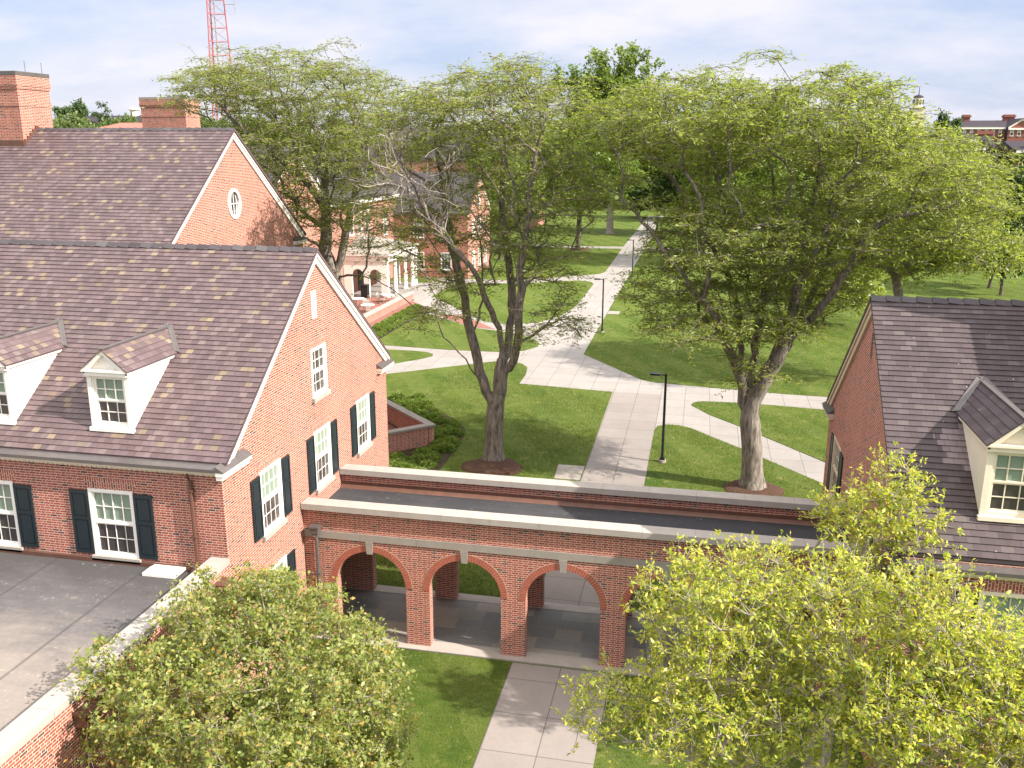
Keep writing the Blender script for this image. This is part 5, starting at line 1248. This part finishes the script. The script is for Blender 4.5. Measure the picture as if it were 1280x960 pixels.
b = MB(); ax_ = xc+7.5; b.tube([(xc+3, y, 60), (ax_, y, 60)], .1, 4); b.tube([(ax_, y, 57), (ax_, y, 64)], .12, 4); b.tube([(ax_-1.2, y, 62), (ax_+1.8, y, 62)], .07, 4); b.build('antenna', M['stone'], t)

# ------------------------------------------------------------------ tree line: two kinds built once, then copied
def far_proto(name, seed, lm, label, grp, h=16, w_=13, **kw):
    return simple_tree(name, label, (0, 0), h, w_, seed, lm, .55, 190, lp=13, tw=6, group=grp, trunk_h=.07, lobes=8, **kw)
def clones(proto, spots, h0, w0):
    for i, (u, topv, dist, wd) in enumerate(spots):
        o = proto if i == 0 else copy_tree(proto)
        p = at(u, topv, dist); sx = wd/w0; o.location = (p[0], p[1], -.1); o.rotation_euler = (0, 0, 1.7*i); o.scale = (sx, sx, p[2]/h0)
A = far_proto('tree', 91, 'leaf_far', 'distant rounded pale green tree in the tree line behind the buildings', 'pale trees in the far tree line')
clones(A, [(72, 139, 140, 13), (30, 136, 150, 14), (92, 147, 135, 10), (112, 148, 140, 9), (138, 144, 150, 9), (158, 141, 150, 10), (174, 142, 150, 8), (186, 143, 150, 8), (205, 140, 190, 16), (235, 138, 190, 15), (262, 140, 170, 14), (295, 142, 200, 15), (-20, 138, 170, 16), (-70, 138, 170, 18), (330, 145, 210, 17), (470, 150, 230, 20), (640, 150, 240, 18),
           (880, 155, 230, 22), (960, 152, 240, 22), (1010, 150, 190, 20), (1090, 150, 250, 22), (1130, 156, 200, 16), (1170, 158, 180, 14), (1200, 172, 140, 10), (1330, 175, 150, 16), (1100, 200, 150, 14), (1040, 215, 140, 14), (375, 150, 220, 15), (520, 150, 250, 18), (580, 154, 240, 18), (700, 150, 240, 18), (820, 150, 220, 18), (1050, 158, 220, 18), (850, 215, 190, 16), (920, 210, 185, 16), (980, 225, 175, 15)], 16, 13)
B = far_proto('tree', 92, 'leaf_dark', 'distant dark green tree on the horizon among paler trees', 'dark trees in the far tree line')
clones(B, [(97, 124, 200, 13), (1181, 138, 215, 8), (1274, 205, 100, 7), (1255, 222, 105, 7), (1225, 195, 118, 8), (420, 146, 240, 18), (760, 160, 230, 20), (800, 215, 195, 10)], 16, 13)
Cc = far_proto('tree', 93, 'leaf_olive', 'olive brown tree standing before the far houses at the right edge', 'olive trees at the right edge')
clones(Cc, [(1247, 174, 128, 7), (1232, 190, 122, 6)], 16, 13)
r = np.random.default_rng(95); p = at(125, 122, 160)
tree('spruce_tree', 'pointed conifer rising over the left tree line beside the cupolas', (p[0], p[1], 0), 95, [np.array([p[0], p[1], 0]), np.array([p[0], p[1], p[2]*.2])], [[np.array([p[0], p[1], p[2]*.2]), np.array([p[0], p[1], p[2]*.6]), np.array([p[0], p[1], p[2]*.97])]],
     [(p[0], p[1], p[2]*f, w_, w_, p[2]*.07) for f, w_ in ((.3, 4.8), (.42, 4.2), (.54, 3.6), (.66, 3.0), (.77, 2.3), (.87, 1.5), (.95, .7))], 260, .28, dict(twigs=6, per=10, len=.5, wid=.2, tlen=.9, flat=.3, droop=.3, up=0., spread=.1), 'leaf_dark', 'bark_dark', group=None, minsep=.4)

# ------------------------------------------------------------------ grass blades on the nearer lawns
def inpoly_np(P, poly):
    c = np.zeros(len(P), bool)
    for i in range(len(poly)):
        (a, b_), (c2, d) = poly[i], poly[i-1]
        with np.errstate(divide='ignore', invalid='ignore'):
            c ^= ((b_ > P[:, 1]) != (d > P[:, 1])) & (P[:, 0] < (c2-a)*(P[:, 1]-b_)/(d-b_)+a)
    return c
M['grass_blade'] = leaf_mat('grass_blade', [(.05, .09, .012), (.085, .13, .02), (.12, .16, .028), (.16, .175, .045), (.20, .185, .07)], .35)
rg = np.random.default_rng(101); pts = []
for poly, x0, x1, y0_, y1_, n, z in (([(-11.2, 12), (-4.83, 12), (-4.83, 23.33), (-11.2, 23.33)], -11.2, -4.8, 12, 23.4, 42000, 0.), ([(-1.87, 12), (4.6, 12), (4.6, 23.33), (-1.87, 23.33)], -1.9, 4.6, 12, 23.4, 26000, 0.),
        (lawns[0], -16, -4.8, 27, 61, 70000, LZ), (lawns[6], -1.9, 9, 27, 48.2, 42000, LZ), (lawns[5], 0, 9, 40, 53.5, 16000, LZ), (lawns[7], -8, 12, 54, 75, 40000, LZ)):
    p = np.stack([rg.uniform(x0, x1, n), rg.uniform(y0_, y1_, n)], 1); p = p[inpoly_np(p, poly)]
    for cx, cy, rx, ry in ((-9.1, 39.55, 1.5, 1.25), (2.85, 39.2, 1.35, 1.05)): p = p[(((p-[cx, cy])/[rx, ry])**2).sum(1) > .9]
    p = p[~inpoly_np(p, [(-6.1, 38.6), (-4.83, 38.6), (-4.83, 40.5), (-6.1, 40.5)])]
    p = p[~inpoly_np(p, bed)]
    k = np.sin(p[:, 0]*1.3+np.sin(p[:, 1]*.7)*2)+np.sin(p[:, 1]*1.1+p[:, 0]*.6)+rg.normal(0, .8, len(p)); p = p[k > -1.1]
    pts.append(np.c_[p, np.full(len(p), z-.005)])
p = np.concatenate(pts); n = len(p); a = rg.uniform(0, 6.283, n); h = rg.uniform(.025, .07, n)*(.8+.5*(p[:, 1] > 26)); wd = rg.uniform(.005, .011, n)*(1+.9*(p[:, 1] > 26)); ln = rg.normal(0, .035, (n, 2))
dxy = np.stack([np.cos(a), np.sin(a)], 1)*wd[:, None]
V = np.stack([np.c_[p[:, :2]-dxy, p[:, 2]], np.c_[p[:, :2]+dxy, p[:, 2]], np.c_[p[:, :2]+ln, p[:, 2]+h]], 1).reshape(-1, 3)
tag(np_mesh('grass', V, np.arange(n*3).reshape(-1, 3), M['grass_blade']), kind='stuff')
